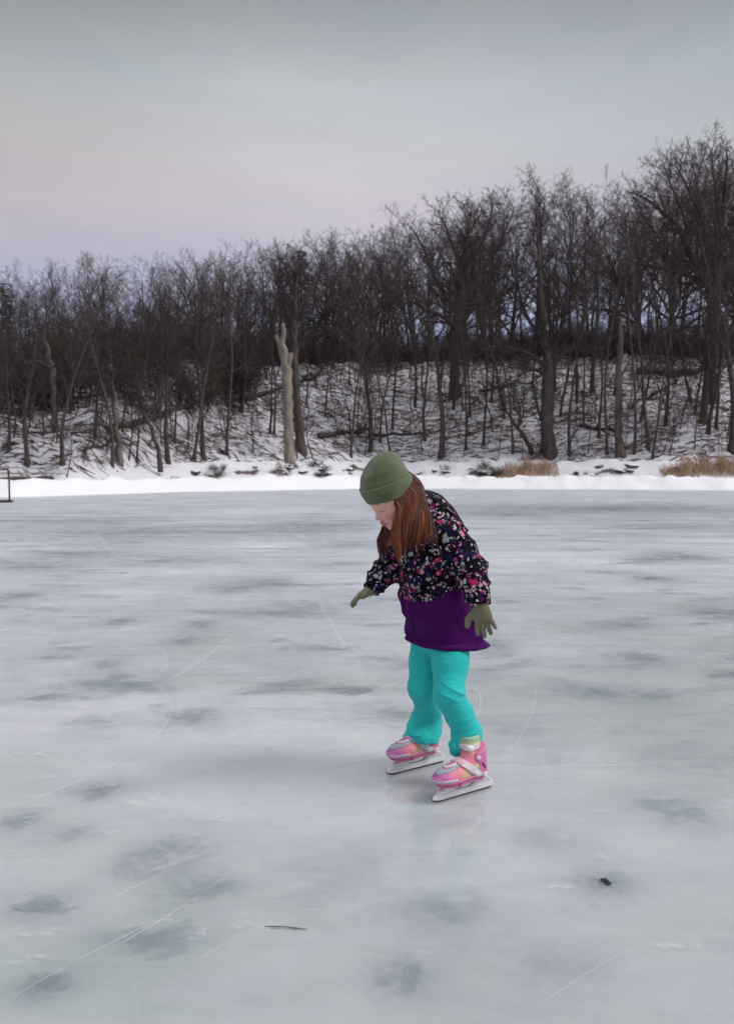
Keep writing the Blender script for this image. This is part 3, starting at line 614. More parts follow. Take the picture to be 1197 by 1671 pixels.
# litter: sticks, leaves and twigs lying on the slope
mb_v=[];mb_f=[]
for i in range(11500):
    x=frng.uniform(-34,44); t_=frng.uniform(7.2,29); y=float(np.interp(x,SX,SY))+t_
    if abs(x/y)>.56: continue
    L=frng.uniform(.12,.8)*(1 if frng.random()<.85 else 1.9); a=frng.gauss(0,.2)+(math.pi if frng.random()<.5 else 0); r=frng.uniform(.012,.04)
    dx,dy=math.cos(a)*L/2,math.sin(a)*L/2; o=len(mb_v); cv=frng.gauss(0,.12)*L
    for s,(ox,oy) in enumerate(((-dx,-dy),(cv*.3,cv),(dx,dy))):
        X0,Y0=x+ox,y+oy; z0=float(hgt(X0,Y0)) if 0 else None
        mb_v.append([X0,Y0,r*(1,1.2,.4)[s],frng.uniform(-.02,.22 if frng.random()<.3 else .04)])
A=np.array(mb_v); zz=hgt(A[:,0],A[:,1])+A[:,3]; A3=A.reshape(-1,3,4); Z3=zz.reshape(-1,3)
V=[];F=[]
for s in range(len(A3)):
    q=A3[s]; d=q[2,:2]-q[0,:2]; d=d/(np.hypot(*d)+1e-9); nn=np.array((-d[1],d[0])); o=len(V)
    for j in range(3):
        r=q[j,2]; 
        for a in (0,2.09,4.19): V.append((q[j,0]+nn[0]*math.cos(a)*r,q[j,1]+nn[1]*math.cos(a)*r,Z3[s,j]+math.sin(a)*r+.01))
    for j in range(2):
        for k in range(3): F.append((o+j*3+k,o+j*3+(k+1)%3,o+j*3+3+(k+1)%3,o+j*3+3+k))
lit=link('forest_litter',mesh('forest_litter',V,np.array(F)),M_BRUSH); tag(lit,'dark sticks and fallen twigs scattered over the snowy slope','litter',kind='stuff')
# reeds
def reeds(px0,px1,base,top,label,seed,dk=1.0):
    rg=random.Random(seed); q=at((px0+px1)/2,base); v=[];f=[];c=[]; Y=q[1]; w_=abs(P(px1,base,Y)[0]-P(px0,base,Y)[0]); H=P(0,top,Y)[2]-q[2]; o0=Vector(q)
    for i in range(int(w_*620)):
        x=rg.uniform(-.5,.5); e=(1-abs(x*2)**3.5)*(.75+.25*math.sin(x*w_*5+seed)); X0=q[0]+x*w_; Y0=Y+rg.gauss(0,.45); z=float(hgt(X0,Y0)); h=H*rg.uniform(.45,1.15)*max(e,.35)
        ln=rg.gauss(.0,.18)*h; l2=rg.gauss(.0,.15)*h; a=rg.uniform(0,3.14); r=rg.uniform(.004,.011); o=len(v); cc=rg.uniform(0,1)
        for k,t in enumerate((0,.45,.8,1)):
            rr=r*(1,.9,1.3,.2)[k]; px=X0+ln*t*t-q[0]; py=Y0+l2*t*t-q[1]; pz=z-.05+h*t-(.12*h*t**3)-q[2]
            v+= [(px-math.cos(a)*rr,py-math.sin(a)*rr,pz),(px+math.cos(a)*rr,py+math.sin(a)*rr,pz)]; c+=[cc,cc]
        for k in range(3): f.append((o+2*k,o+2*k+1,o+2*k+3,o+2*k+2))
    me=mesh('dry_reeds',v,np.array(f)); attr(me,'shade',c); m,t,b=mat('dry_reeds',.8,.2)
    t.links.new(ramp(t,attn(t,'shade'),[(0,(.27*dk,.16*dk,.10*dk)),(.5,(.46*dk,.31*dk,.21*dk)),(1,(.62*dk,.48*dk,.36*dk))]),b.inputs['Base Color'])
    o=link('reed_clump',me,m); o.location=q; tag(o,label,'reeds')
reeds(805,910,771,747,'tan clump of dry reeds on the bank just right of the skater head',1)
reeds(1080,1225,771,742,'wider tan clump of dry reeds on the bank at the right edge',2)
reeds(448,475,772,763,'tiny brown reed tuft below the pale broken trunk',3,.35)
# railing, plank and goal at the left
def m_simple(name,c,rough=.6,sc=8,var=.25):
    m,t,b=mat(name,rough,.4); n=noise(t,mapping(t,objc(t),(sc,sc,sc)),1,4,.6)
    t.links.new(mix(t,tuple(v*(1-var) for v in c),tuple(min(1,v*(1+var)) for v in c),n),b.inputs['Base Color']); return m
def put(px,Yv): d=ray(px,760); x=d[0]*Yv/d[1]; return Vector((x,Yv,float(hgt(x,Yv))))
m_rail=m_simple('weathered_rail',(.24,.22,.22)); a=put(-20,39.5); b_=put(132,44.0); e=empty('railing',tuple(a)); tag(e,'low grey railing with two long horizontal bars on the bank at the left','railing')
n=6
for i in range(n):
    q=a.lerp(b_,i/(n-1)); zt=a.z+(.0); mb=MB(); mb.tube([Vector((q.x,q.y,float(hgt(q.x,q.y))-.1))-a,Vector((q.x,q.y,1.36))-a],.035,7); mb.build('post',m_rail,e)
for z in (1.33,1.05):
    mb=MB(); mb.tube([Vector((a.x,a.y-.04,z))-a,Vector((b_.x,b_.y-.04,z))-a],.028,7); mb.build('rail',m_rail,e)
a=put(-30,37.9); b_=put(140,44.6); mb=MB(); pts=[]
for i in range(16):
    q=a.lerp(b_,i/15); pts.append(Vector((q.x,q.y,.78+.05*math.sin(i*1.7)))-a)
mb.tube(pts,[.10+.02*math.sin(i*2.3)-(.05 if i==15 else 0) for i in range(16)],9); o=mb.build('log',M_BARK); o.location=a; tag(o,'long dark log lying level on the snow below the railing at the left','log')
g0=G(16,820); e=empty('hockey_goal',tuple(g0)); e.rotation_euler=(0,0,R(12)); tag(e,'red hockey goal frame standing on the ice at the left edge','goal')
m_red=m_simple('red_paint',(.13,.018,.03),.5); m_blk=m_simple('black_base',(.02,.02,.022),.6)
mb=MB(); mb.tube([(0,0,.0),(0,0,.6),(0,0,1.16),(-.02,0,1.2),(-.06,0,1.22)],.032,10); mb.build('post',m_red,e)
mb=MB(); mb.tube([(-1.77,0,1.22),(-1.81,0,1.2),(-1.83,0,1.16),(-1.83,0,.0)],.032,10); mb.build('post',m_red,e)
mb=MB(); mb.tube([(-.06,0,1.22),(-1.77,0,1.22)],.032,10); mb.build('crossbar',m_red,e)
mb=MB(); mb.tube([(.02,-.02,.035),(0,.5,.035),(-.25,.85,.035),(-1.58,.85,.035),(-1.83,.5,.035),(-1.85,-.02,.035)],.035,8); mb.tube([(.02,-.05,.03),(-1.85,-.05,.03)],.03,8); mb.build('base_frame',m_blk,e)
m_net=m_simple('net_cord',(.35,.34,.34)); mb=MB()
for i in range(15):
    x=-.06-1.71*i/14; mb.tube([(x,.0,1.21),(x,.3,1.1),(x,.84,.05)],.002,3,caps=False)
for j in range(8):
    t=j/8; y=.3+.54*t; z=1.1-1.05*t; mb.tube([(-.06,y,z),(-1.77,y,z)],.002,3,caps=False)
mb.build('net',m_net,e)

# bits frozen onto the ice near the camera
m_leaf=m_simple('dark_leaf',(.022,.018,.018),.7)
def flat(name,px,py,L,W,ang,label,cat,seed):
    rg=random.Random(seed); q=G(px,py); q[2]=.004; v=[];f=[]; n=14
    for i in range(n):
        t=i/(n-1); w_=W*math.sin(math.pi*min(1,t*.93+.05))**.8*(1+.35*math.sin(i*2.6+seed)); x=(t-.5)*L
        for y in(-1,0,1): v.append((x,y*w_*.5+.1*L*math.sin(t*3),(.5-abs(y)*.3)*.006*math.sin(t*3.14)+.004*rg.random()*(y!=0)))
    for i in range(n-1):
        for j in(0,1): a=3*i+j; f.append((a,a+3,a+4,a+1))
    me=mesh(name,v,np.array(f)); o=link(name,me,m_leaf); o.location=q; o.rotation_euler=(0,0,ang); so_=o.modifiers.new('thickness','SOLIDIFY'); so_.thickness=.0012; return tag(o,label,cat)
flat('dead_leaf',986,1440,.030,.016,-.9,'curled dark leaf frozen on the ice at the lower right','leaf',1)
flat('dead_leaf',992,1445,.018,.010,.3,'smaller leaf scrap just below the curled dark leaf','leaf',2)
q=G(467,1516); mb=MB(); mb.tube([(-.055,.006,.003),(-.03,.002,.004),(-.005,.004,.003),(.02,-.003,.004),(.052,-.006,.002)],[.0010,.0018,.0012,.0020,.0008],6); o=mb.build('twig',m_simple('frosted_twig',(.12,.13,.145),.7)); o.location=(q[0],q[1],.001); tag(o,'short dark twig frozen into the ice in the lower foreground','twig')
# ------------------------------------------------------------------ signed-distance modelling
def axis(lo,hi,h): return np.arange(lo,hi+h,h)
def zaxis(*seg): return np.concatenate([np.arange(a,b,h) for a,b,h in seg])
def nets(fn,xs,ys,zs,name):
    nx,ny,nz=len(xs),len(ys),len(zs)
    GX,GY,GZ=np.meshgrid(xs,ys,zs,indexing='ij'); Pn=np.stack([GX.ravel(),GY.ravel(),GZ.ravel()],-1).astype(np.float32)
    D=np.empty(len(Pn),np.float32); st=600000
    for i in range(0,len(Pn),st): D[i:i+st]=fn(Pn[i:i+st])
    D=D.reshape(nx,ny,nz); I=D<0
    def sl(A,dx,dy,dz): return A[dx:nx-1+dx,dy:ny-1+dy,dz:nz-1+dz]
    cnt=sum(sl(I,a,b,c).astype(np.int8) for a in(0,1) for b in(0,1) for c in(0,1)); act=(cnt>0)&(cnt<8)
    ci=-np.ones(act.shape,np.int64); ids=np.argwhere(act); ci[act]=np.arange(len(ids))
    acc=np.zeros((len(ids),3)); num=np.zeros(len(ids)); i,j,k=ids.T
    co=[(a,b,c) for a in(0,1) for b in(0,1) for c in(0,1)]
    for a in range(8):
        for b in range(a+1,8):
            A,B=co[a],co[b]
            if sum(abs(A[q]-B[q]) for q in range(3))!=1: continue
            va=D[i+A[0],j+A[1],k+A[2]]; vb=D[i+B[0],j+B[1],k+B[2]]; mk=(va<0)!=(vb<0); t=np.where(mk,va/(va-vb+1e-12),0)
            pa=np.stack([xs[i+A[0]],ys[j+A[1]],zs[k+A[2]]],-1); pb=np.stack([xs[i+B[0]],ys[j+B[1]],zs[k+B[2]]],-1)
            acc+=np.where(mk[:,None],pa+(pb-pa)*t[:,None],0); num+=mk
    V=acc/num[:,None]; F=[]
    def quads(ax):
        s=[slice(None)]*3; s2=[slice(None)]*3; s[ax]=slice(0,-1); s2[ax]=slice(1,None)
        A=I[tuple(s)];B=I[tuple(s2)]; e=np.argwhere(A!=B); o=[q for q in range(3) if q!=ax]
        ok=np.ones(len(e),bool)
        for q in o: ok&=(e[:,q]>0)&(e[:,q]<(nx,ny,nz)[q]-1)
        e=e[ok]; d1=np.zeros(3,int);d1[o[0]]=1; d2=np.zeros(3,int);d2[o[1]]=1
        g=lambda w:ci[w[:,0],w[:,1],w[:,2]]
        q=np.stack([g(e-d1-d2),g(e-d2),g(e),g(e-d1)],-1); flip=A[tuple(e.T)]
        if ax==1: flip=~flip
        q[~flip]=q[~flip][:,::-1]; F.append(q)
    for ax in range(3): quads(ax)
    F=np.concatenate(F)
    return V,F
def cone(Pn,a,b,ra,rb):
    a=np.asarray(a,np.float32);b=np.asarray(b,np.float32); ba=b-a; t=np.clip((Pn-a)@ba/(ba@ba),0,1)
    return np.linalg.norm(Pn-a-t[:,None]*ba,axis=1)-(ra+(rb-ra)*t)
def chain(Pn,pts,rs,k=.02):
    d=None
    for i in range(len(pts)-1):
        e=cone(Pn,pts[i],pts[i+1],rs[i],rs[i+1]); d=e if d is None else smin(d,e,k)
    return d
def ell(Pn,c,r,B=None):
    q=Pn-np.asarray(c,np.float32)
    if B is not None: q=q@np.asarray(B,np.float32).T
    r=np.asarray(r,np.float32); k0=np.linalg.norm(q/r,axis=1); k1=np.linalg.norm(q/(r*r),axis=1)+1e-9; return k0*(k0-1)/k1
def smin(a,b,k): h=np.clip(.5+.5*(b-a)/k,0,1); return b+(a-b)*h-k*h*(1-h)
def smax(a,b,k): return -smin(-a,-b,k)
def fold(Pn,s,seed=0.,ax=(0,0,1)):
    q=Pn*s; x,y,z=q[:,0],q[:,1],q[:,2]
    w1=np.sin(x*1.1+1.7*np.sin(z*.8+seed)+seed); w2=np.sin(z*2.1+1.5*np.sin(x*1.2+y+seed)); w3=np.sin(y*1.9+z*1.3+2*np.sin(x*.7-seed))
    return (w1+w2+w3)/3
def sdfobj(name,fn,lo,hi,h,mats,parent,zs=None,post=None,M=None):
    V,F=nets(fn,axis(lo[0],hi[0],h),axis(lo[1],hi[1],h),zs if zs is not None else axis(lo[2],hi[2],h),name)
    W=V if M is None else (V@M[0].T+M[1])
    me=mesh(name,W-ORG,F)
    if post: post(me,V)
    return link(name,me,mats,parent)
# ------------------------------------------------------------------ the skater
Fw=np.array((-.866,-.5,0.)); Lf=np.array((.5,-.866,0.)); Up=np.array((0,0,1.))
gN=G(754,1298); gF=G(677,1255); ORG=(gN+gF)/2; ORG[2]=0
person=empty('person',tuple(ORG)); tag(person,'child in green knit hat, flowered purple coat and turquoise leggings skating bent forward','person')
jn=dict(hipN=P(737,1045,2.935),kneN=P(731,1132,2.83),ankN=P(760,1205,2.855),hipF=P(700,1047,3.015),kneF=P(688,1122,2.97),ankF=P(703,1195,3.10),
 shN=P(731,872,2.83),elN=P(768,932,2.80),wrN=P(783,988,2.745),shF=P(658,882,3.02),elF=P(629,932,3.01),wrF=P(604,963,2.985))
# head frame
yaw=R(26); Fh0=np.array((-math.cos(yaw),-math.sin(yaw),0)); Lh=np.array((math.sin(yaw),-math.cos(yaw),0)); pt=R(33)
Fh=math.cos(pt)*Fh0-math.sin(pt)*Up; Uh=math.cos(pt)*Up+math.sin(pt)*Fh0; HB=np.stack([Fh,Lh,Uh]); HC=P(643,812,2.87)
def hp(f,l,u): return HC+Fh*f+Lh*l+Uh*u
def headf(Pn):
    q=(Pn-HC.astype(np.float32))@HB.T.astype(np.float32)
    d=ell(q,(-.008,0,.022),(.092,.076,.088)); d=smin(d,ell(q,(.028,0,-.035),(.056,.056,.062)),.03)
    d=smin(d,ell(q,(.052,0,-.080),(.026,.026,.020)),.025)                       # chin
    for s in(-1,1):
        d=smin(d,ell(q,(.052,s*.036,-.030),(.026,.024,.026)),.02)               # cheeks
        d=smax(d,-ell(q,(.092,s*.031,.006),(.016,.019,.013)),.012)              # eye sockets
        d=smin(d,ell(q,(.069,s*.031,.004),(.014,.016,.012)),.003)               # closed lids over the eyes
        d=smin(d,ell(q,(.071,s*.031,.024),(.014,.024,.008)),.012)               # brow
        d=smin(d,ell(q,(-.004,s*.076,-.008),(.016,.008,.026)),.006)             # ears
    d=smin(d,cone(q,(.079,0,.008),(.092,0,-.024),.006,.0085),.010); d=smin(d,ell(q,(.093,0,-.025),(.0105,.0105,.0085)),.006)
    for s in(-1,1): d=smin(d,ell(q,(.089,s*.009,-.030),(.009,.007,.007)),.004)
    d=smin(d,ell(q,(.082,0,-.050),(.014,.024,.0075)),.004); d=smin(d,ell(q,(.079,0,-.061),(.013,.020,.008)),.004)
    d=smax(d,-ell(q,(.098,0,-.0555),(.011,.022,.0018)),.002)
    return d
def handj(wr,palm_dir,across,nrm,sc,curl,spread,thumb_dir):
    """five fingers: list of (points,radii); across points from little finger to index"""
    out=[]; base=wr+palm_dir*.058*sc
    for k,(o,L,sp) in enumerate(((-.026,.046,-.30),(-.0095,.058,-.10),(.008,.063,.03),(.0245,.056,.16))):
        d=palm_dir*math.cos(sp*spread)+across*math.sin(sp*spread); p=base+across*o*sc-palm_dir*(.006 if k in(0,3) else 0); pts=[p-palm_dir*.02*sc]
        for j,l in enumerate((.45,.32,.23)):
            c=curl[k]*(j+1); dd=d*math.cos(c)+nrm*math.sin(c); pts.append(p); p=p+dd*L*l*sc
        pts.append(p); r=.0082*sc*(.88 if k==0 else 1); out.append((pts,[r*.9,r*1.05,r,r*.95,r*.85]))
    b=wr+palm_dir*.018*sc+across*.026*sc; t=thumb_dir; out.append(([b-across*.012*sc,b+t*.020*sc,b+t*.042*sc,b+(t*.9+palm_dir*.3)*.058*sc],[.013*sc,.0125*sc,.0108*sc,.0095*sc]))
    return out
def hand_sdf(Pn,wr,pd,ac,nr,sc,fing,grow=0.):
    B=np.stack([pd,ac,nr]); d=ell(Pn,wr+pd*.034*sc,(.040*sc,.036*sc,.0155*sc),B); d=smin(d,ell(Pn,wr+pd*.050*sc,(.014*sc,.034*sc,.012*sc),B),.008)
    d=smin(d,cone(Pn,wr-pd*.035*sc,wr+pd*.01*sc,.021*sc,.021*sc),.015)
    for i,(pts,rs) in enumerate(fing): d=smin(d,chain(Pn,pts,rs,.004),.0035 if i<4 else .010)
    return d-grow
def unit(v): v=np.asarray(v,float); return v/np.linalg.norm(v)
# near hand: back of the hand to the camera, fingers down, thumb to the left
pdN=unit(P(792,1026,2.735)-P(784,990,2.745)); nrN=unit(np.array((.25,1,.1))-pdN*np.dot((.25,1,.1),pdN)); acN=unit(np.cross(pdN,nrN)); 
if acN[0]>0: acN=-acN
thN=unit(acN*.75+pdN*.62-nrN*.05); scN=.89; fgN=handj(jn['wrN'],pdN,acN,nrN,scN,(.05,.12,.03,.02),.95,thN)
pdF=unit(P(574,980,2.945)-P(602,965,2.985)); acF=unit(np.array((-.05,-1,.12))-pdF*np.dot((-.05,-1,.12),pdF)); nrF=unit(np.cross(acF,pdF)); nrF=nrF if nrF[2]<0 else -nrF
thF=unit(acF*.6+pdF*.8+nrF*.2); fgF=handj(jn['wrF'],pdF,acF,nrF,.84,(.34,.26,.16,.10),.4,thF)
if 0: pass
ST=[(1062,731,3.0,.127,.134),(1050,731,2.985,.126,.133),(1000,717,2.975,.122,.135),(950,706,2.96,.117,.130),(905,700,2.95,.115,.130),(875,700,2.945,.106,.125),(850,702,2.94,.090,.105),(825,700,2.935,.066,.072),(806,697,2.93,.055,.056)]
tz=[];tcx=[];tcy=[];ta=[];tb=[]
for y,x,Y,a,w_ in ST:
    q=P(x,y,Y); tz.append(q[2]);tcx.append(q[0]);tcy.append(q[1]);ta.append(a);tb.append(w_)
tz=np.array(tz); 
def torso(Pn,gr=0.):
    z=Pn[:,2]; cx=np.interp(z,tz,tcx);cy=np.interp(z,tz,tcy);a=np.interp(z,tz,ta)+gr;w_=np.interp(z,tz,tb)+gr
    dx=Pn[:,0]-cx;dy=Pn[:,1]-cy; f=dx*Fw[0]+dy*Fw[1]; l=dx*Lf[0]+dy*Lf[1]
    a2=np.where(f>0,a*.97,a*1.02); r=np.sqrt((np.abs(f)/a2)**2.3+(np.abs(l)/w_)**2.3)**(2/2.3); return (np.sqrt(r)-1)*np.minimum(a,w_),f,l
def bodyf(Pn):
    d=headf(Pn); nk=P(692,868,2.96); d=smin(d,cone(Pn,hp(-.02,0,-.05),nk,.042,.048),.03)
    ch=P(700,900,2.94); pel=P(718,1040,2.97); d=smin(d,ell(Pn,ch,(.085,.115,.11),np.stack([Fw,Lf,Up])),.05); d=smin(d,cone(Pn,ch,pel,.085,.068),.05); d=smin(d,ell(Pn,pel,(.07,.09,.055),np.stack([Fw,Lf,Up])),.03); d=np.where(Pn[:,2]>.52,smax(d,torso(Pn,-.02)[0]-np.clip((Pn[:,2]-.92)/.03,0,1)*.2,.004),d)
    for s in 'NF':
        d=smin(d,chain(Pn,[jn['sh'+s],jn['el'+s],jn['wr'+s]],[.036,.028,.020],.02),.03)
        d=smin(d,chain(Pn,[jn['hip'+s],jn['kne'+s],jn['ank'+s],jn['ank'+s]-Up*.07],[.052,.038,.032,.030],.02),.03)
    d=smin(d,hand_sdf(Pn,jn['wrN'],pdN,acN,nrN,scN*.93,fgN,-.0018),.01); d=smin(d,hand_sdf(Pn,jn['wrF'],pdF,acF,nrF,.80,fgF,-.0018),.01)
    for s,g,a in (('N',gN,-1),('F',gF,-1)):
        f=SKD[s]; c=jn['ank'+s]; d=smin(d,cone(Pn,c-Up*.075,np.array((g[0],g[1],.085))+f*.075,.026,.022),.02)
    return d
SKD={'N':unit(G(706,1312)-G(802,1284)),'F':unit(G(630,1267)-G(725,1243))}
def skinpost(me,V):
    q=(V-HC)@HB.T; c=np.tile(np.array((.80,.45,.36)),(len(V),1))
    def spot(cx,r,col,k=1.0):
        d=np.linalg.norm((q-np.array(cx))/np.array(r),axis=1); a=(k*np.clip(1.3-d,0,1))[:,None]; a=np.minimum(a*1.6,1); c[:]=c*(1-a)+np.array(col)*a
    for s in(-1,1): spot((.065,s*.045,-.028),(.03,.02,.02),(.74,.24,.20),.5)
    spot((.100,0,-.028),(.014,.013,.012),(.58,.26,.21),.4)
    spot((.090,0,-.055),(.013,.022,.0115),(.42,.095,.10),.9)
    for s in(-1,1):
        spot((.083,s*.032,-.0035),(.008,.015,.0022),(.03,.018,.015),.9); spot((.084,s*.033,.026),(.012,.020,.0032),(.45,.24,.17),.5)
    attr(me,'tint',c,'FLOAT_COLOR')
m_skin,t,b=mat('skin',.5,.35); t.links.new(attn(t,'tint','Color'),b.inputs['Base Color']); b.inputs['Subsurface Weight'].default_value=.12; b.inputs['Subsurface Radius'].default_value=(.01,.004,.002); b.inputs['Subsurface Scale'].default_value=.6
gz=zaxis((.04,.52,.007),(.52,.70,.0035),(.70,.96,.006),(.96,1.13,.0021),(1.13,1.17,.006))
sdfobj('body',bodyf,(-.10,2.55,0),(.62,3.30,0),.0042,m_skin,person,zs=gz,post=skinpost)
# ------------------------------------------------------------------ hat
hpt=R(21); HBH=np.stack([math.cos(hpt)*Fh0-math.sin(hpt)*Up,Lh,math.cos(hpt)*Up+math.sin(hpt)*Fh0])
def hatf(Pn,grow=0.,umin=-.004):
    q=(Pn-HBR.astype(np.float32))@HBH.T.astype(np.float32); u=q[:,2]; k=np.clip(u/HTOP,0,1)
    f0=np.interp(k,(0,.3,.6,.85,1),(0,.003,-.002,-.014,-.024)); a=np.interp(k,(0,.15,.38,.6,.78,.9,.97,1.0),(.0890,.094,.094,.084,.066,.047,.030,.012)); w=np.interp(k,(0,.15,.38,.6,.78,.9,.97,1.0),(.082,.086,.083,.074,.060,.044,.028,.011))
    x=(q[:,0]-f0); y=q[:,1]; rr=np.sqrt((x/a)**2+(y/w)**2); d=(rr-1)*np.minimum(a,w)
    an=np.arctan2(y,x); d-= .0022*np.sin(an*3+k*5)*np.sin(k*3.1)+.0035*np.sin(an*2-1)*np.clip(k*2-.9,0,1)
    d-=grow; return q,u,k,d
HBR=P(636,805,2.868); HTOP=.151
def hat_main(Pn):
    q,u,k,d=hatf(Pn); top=u-HTOP+.3*np.clip(np.sqrt((q[:,0]+.026)**2+q[:,1]**2)-.0,0,1)**1.0*.25
    d=smax(d,top,.02); d=d+.0016*fold(Pn,38,2.)*np.clip(k*2-.4,0,1); d=smax(d,-u-.002,.004); _,_,_,di=hatf(Pn,-.006); return smax(d,-smax(di,u-.10,.01),.002)
m_hat,t,b=mat('green_knit',.95,.15); o=objc(t); hx=attn(t,'rib')
rib=mth(t,'SINE',mth(t,'MULTIPLY',hx,230)); n=noise(t,o,260,3,.7); n2=noise(t,o,18,3,.5)
cc=mix(t,(.060,.080,.024),(.135,.165,.070),mth(t,'ADD',mth(t,'MULTIPLY',n,.75),mth(t,'MULTIPLY',n2,.5))); t.links.new(cc,b.inputs['Base Color'])
b.inputs['Sheen Weight'].default_value=.35; b.inputs['Sheen Roughness'].default_value=.6
bump(t,b,mth(t,'ADD',mth(t,'MULTIPLY',rib,.5),mth(t,'MULTIPLY',n,.8)),.6,.0016)
def ribpost(me,V): q=(V-HBR)@HBH.T; attr(me,'rib',np.arctan2(q[:,1],q[:,0]))
lo=HBR-.19; hi=HBR+.19
hat=sdfobj('knit_hat',hat_main,lo,hi,.0028,m_hat,person,post=ribpost)
def cuff(Pn):
    q,u,k,d=hatf(Pn,.0050); d=smax(d,np.abs(u-.022+.004*np.sin(q[:,1]*20))-.029,.006); _,_,_,di=hatf(Pn,-.003); return smax(d,-di,.002)
sdfobj('cuff',cuff,lo,hi,.0028,m_hat,hat,post=ribpost)
# ------------------------------------------------------------------ coat
def coatf(Pn):
    d,f,l=torso(Pn); z=Pn[:,2]
    hem=tz[1]-.004-.10*(f*-.16)+.03*f; 
    d=d-.0065*np.exp(-((z-(hem+.012))/.013)**2)*1.0
    # folds: drag lines from the waist towards the back hem, and belly wrinkles
    wr=np.sin((z*1.0+f*.55)*62+1.5*np.sin(l*18))*.5+fold(Pn,26,1.3)
    cr=lambda a:(1-np.abs(np.sin(a)))**2; lowr=np.clip((tz[3]-z)/.06,.0,1); d=d+.0022*wr*lowr-.0075*cr((z+f*.8)*30+1.2*np.sin(l*14+f*9))*lowr*np.clip(.35+np.sin(l*16+f*20+1),0,1)+.0045*fold(Pn,24,7.); d=d+.0022*np.exp(-((z-(hem+.027))/.0025)**2)
    d=smax(d,(hem-z)*.9,.006); d=smax(d,z-tz[-1]+.01,.01)
    # hood folded down at the back of the neck
    hc=P(713,851,2.985); d=smin(d,ell(Pn,hc,(.046,.062,.026),np.stack([unit(Fw+Up*.9),Lf,unit(Up-Fw*.9)]))+.003*fold(Pn,60,4.),.02)
    coll=cone(Pn,P(682,832,2.90),P(706,830,2.95),.041,.044); d=smin(d,coll,.02)
    for s,rs in (('N',[.062,.055,.045,.037]),('F',[.056,.048,.038,.036])):
        sh,el,wr_=jn['sh'+s],jn['el'+s],jn['wr'+s]; mid=(el+wr_)/2
        e=chain(Pn,[sh,el,mid,wr_],rs,.02); L=np.linalg.norm(wr_-el); tw=((Pn-el)@unit(wr_-el)); tu=((Pn-sh)@unit(el-sh))
        e=e-.0090*cr(tu*48+1.3*np.sin(Pn[:,0]*34+Pn[:,1]*25+2))*np.clip((tu-.02)/.04,0,1)*np.clip((.26-tu)/.03,0,1)+.0045*fold(Pn,55,3.+ord(s)) 
        e=e-.002*np.exp(-((tw-L+.002)/.006)**2)
        e=smax(e,tw-(L+.002),.005)
        d=smin(d,e,.018 if s=='N' else .015)
    din,_,_=torso(Pn,-.020); d=smax(d,-smax(din,z-(tz[1]+.05),.01),.003)
    return d
def yokepost(me,V):
    z=V[:,2]; d,f,l=torso(V); V32=V
    # boundary between flowered yoke and plain purple: rises from front to back
    zb=np.interp(f,(-.14,-.03,.03,.10),(P(0,946,2.84)[2],P(0,952,2.84)[2],P(0,966,2.84)[2],P(0,986,2.84)[2]))
    y=(z-zb)*10
    for s in 'NF':
        e=chain(V32,[jn['sh'+s],jn['el'+s],jn['wr'+s]],[.066,.058,.048],.02)
        y=np.where(e<.008,np.maximum(y,1.0-np.clip(e,0,.008)*120),y)
    attr(me,'yoke',y)
m_coat,t,b=mat('coat_fabric',.8,.10); o=objc(t)
nzv=noise(t,o,22,3,.6,0,1); sub=N(t,'ShaderNodeVectorMath',operation='SUBTRACT'); t.links.new(nzv,sub.inputs[0]); sub.inputs[1].default_value=(.5,.5,.5)
scl=N(t,'ShaderNodeVectorMath',operation='SCALE'); t.links.new(sub.outputs[0],scl.inputs[0]); scl.inputs['Scale'].default_value=.040
ov=N(t,'ShaderNodeVectorMath',operation='ADD'); t.links.new(o,ov.inputs[0]); t.links.new(scl.outputs[0],ov.inputs[1]); ov=ov.outputs[0]
def vor(scale,loc,v=ov):
    n=N(t,'ShaderNodeTexVoronoi'); n.inputs['Scale'].default_value=scale; t.links.new(mapping(t,v,(1,1,1),loc),n.inputs['Vector']); sp=N(t,'ShaderNodeSeparateColor'); t.links.new(n.outputs['Color'],sp.inputs[0]); return n.outputs['Distance'],sp.outputs[0],sp.outputs[1],sp.outputs[2]
D,c0,c1,c2=vor(52,(0,0,0)); base=ramp(t,c0,[(0,(.004,.003,.006)),(.46,(.007,.010,.035)),(.60,(.035,.006,.05)),(.74,(.010,.016,.045)),(.84,(.004,.003,.006))],'CONSTANT')
def layer(col_in,scale,loc,thr,pr,cols):
    D,c0,c1,c2=vor(scale,loc); a=mth(t,'MULTIPLY',mth(t,'LESS_THAN',D,mth(t,'MULTIPLY',c2,thr)),mth(t,'GREATER_THAN',c0,pr)); return mix(t,col_in,ramp(t,c1,cols,'CONSTANT'),a)
col=layer(base,44,(3,1,2),.75,.58,[(0,(.45,.02,.11)),(.4,(.22,.012,.12)),(.65,(.025,.04,.12)),(.8,(.50,.16,.26))])
col=layer(col,68,(7,5,1),.64,.52,[(0,(.34,.29,.29)),(.35,(.12,.12,.11)),(.62,(.50,.44,.45)),(.88,(.48,.24,.30))])
col=layer(col,100,(2,8,4),.60,.66,[(0,(.60,.55,.55)),(.5,(.30,.27,.27)),(.8,(.40,.03,.13))])
pn=noise(t,o,30,4,.6); pur=mix(t,(.050,.003,.078),(.078,.005,.112),pn)
yk=mth(t,'GREATER_THAN',mth(t,'ADD',attn(t,'yoke'),mth(t,'MULTIPLY',mth(t,'SUBTRACT',noise(t,o,40,2,.5),.5),.10)),0.0)
t.links.new(mix(t,pur,col,yk),b.inputs['Base Color']); bump(t,b,mth(t,'ADD',noise(t,o,35,4,.6),mth(t,'MULTIPLY',noise(t,o,500,2,.5),.06)),.35,.006)
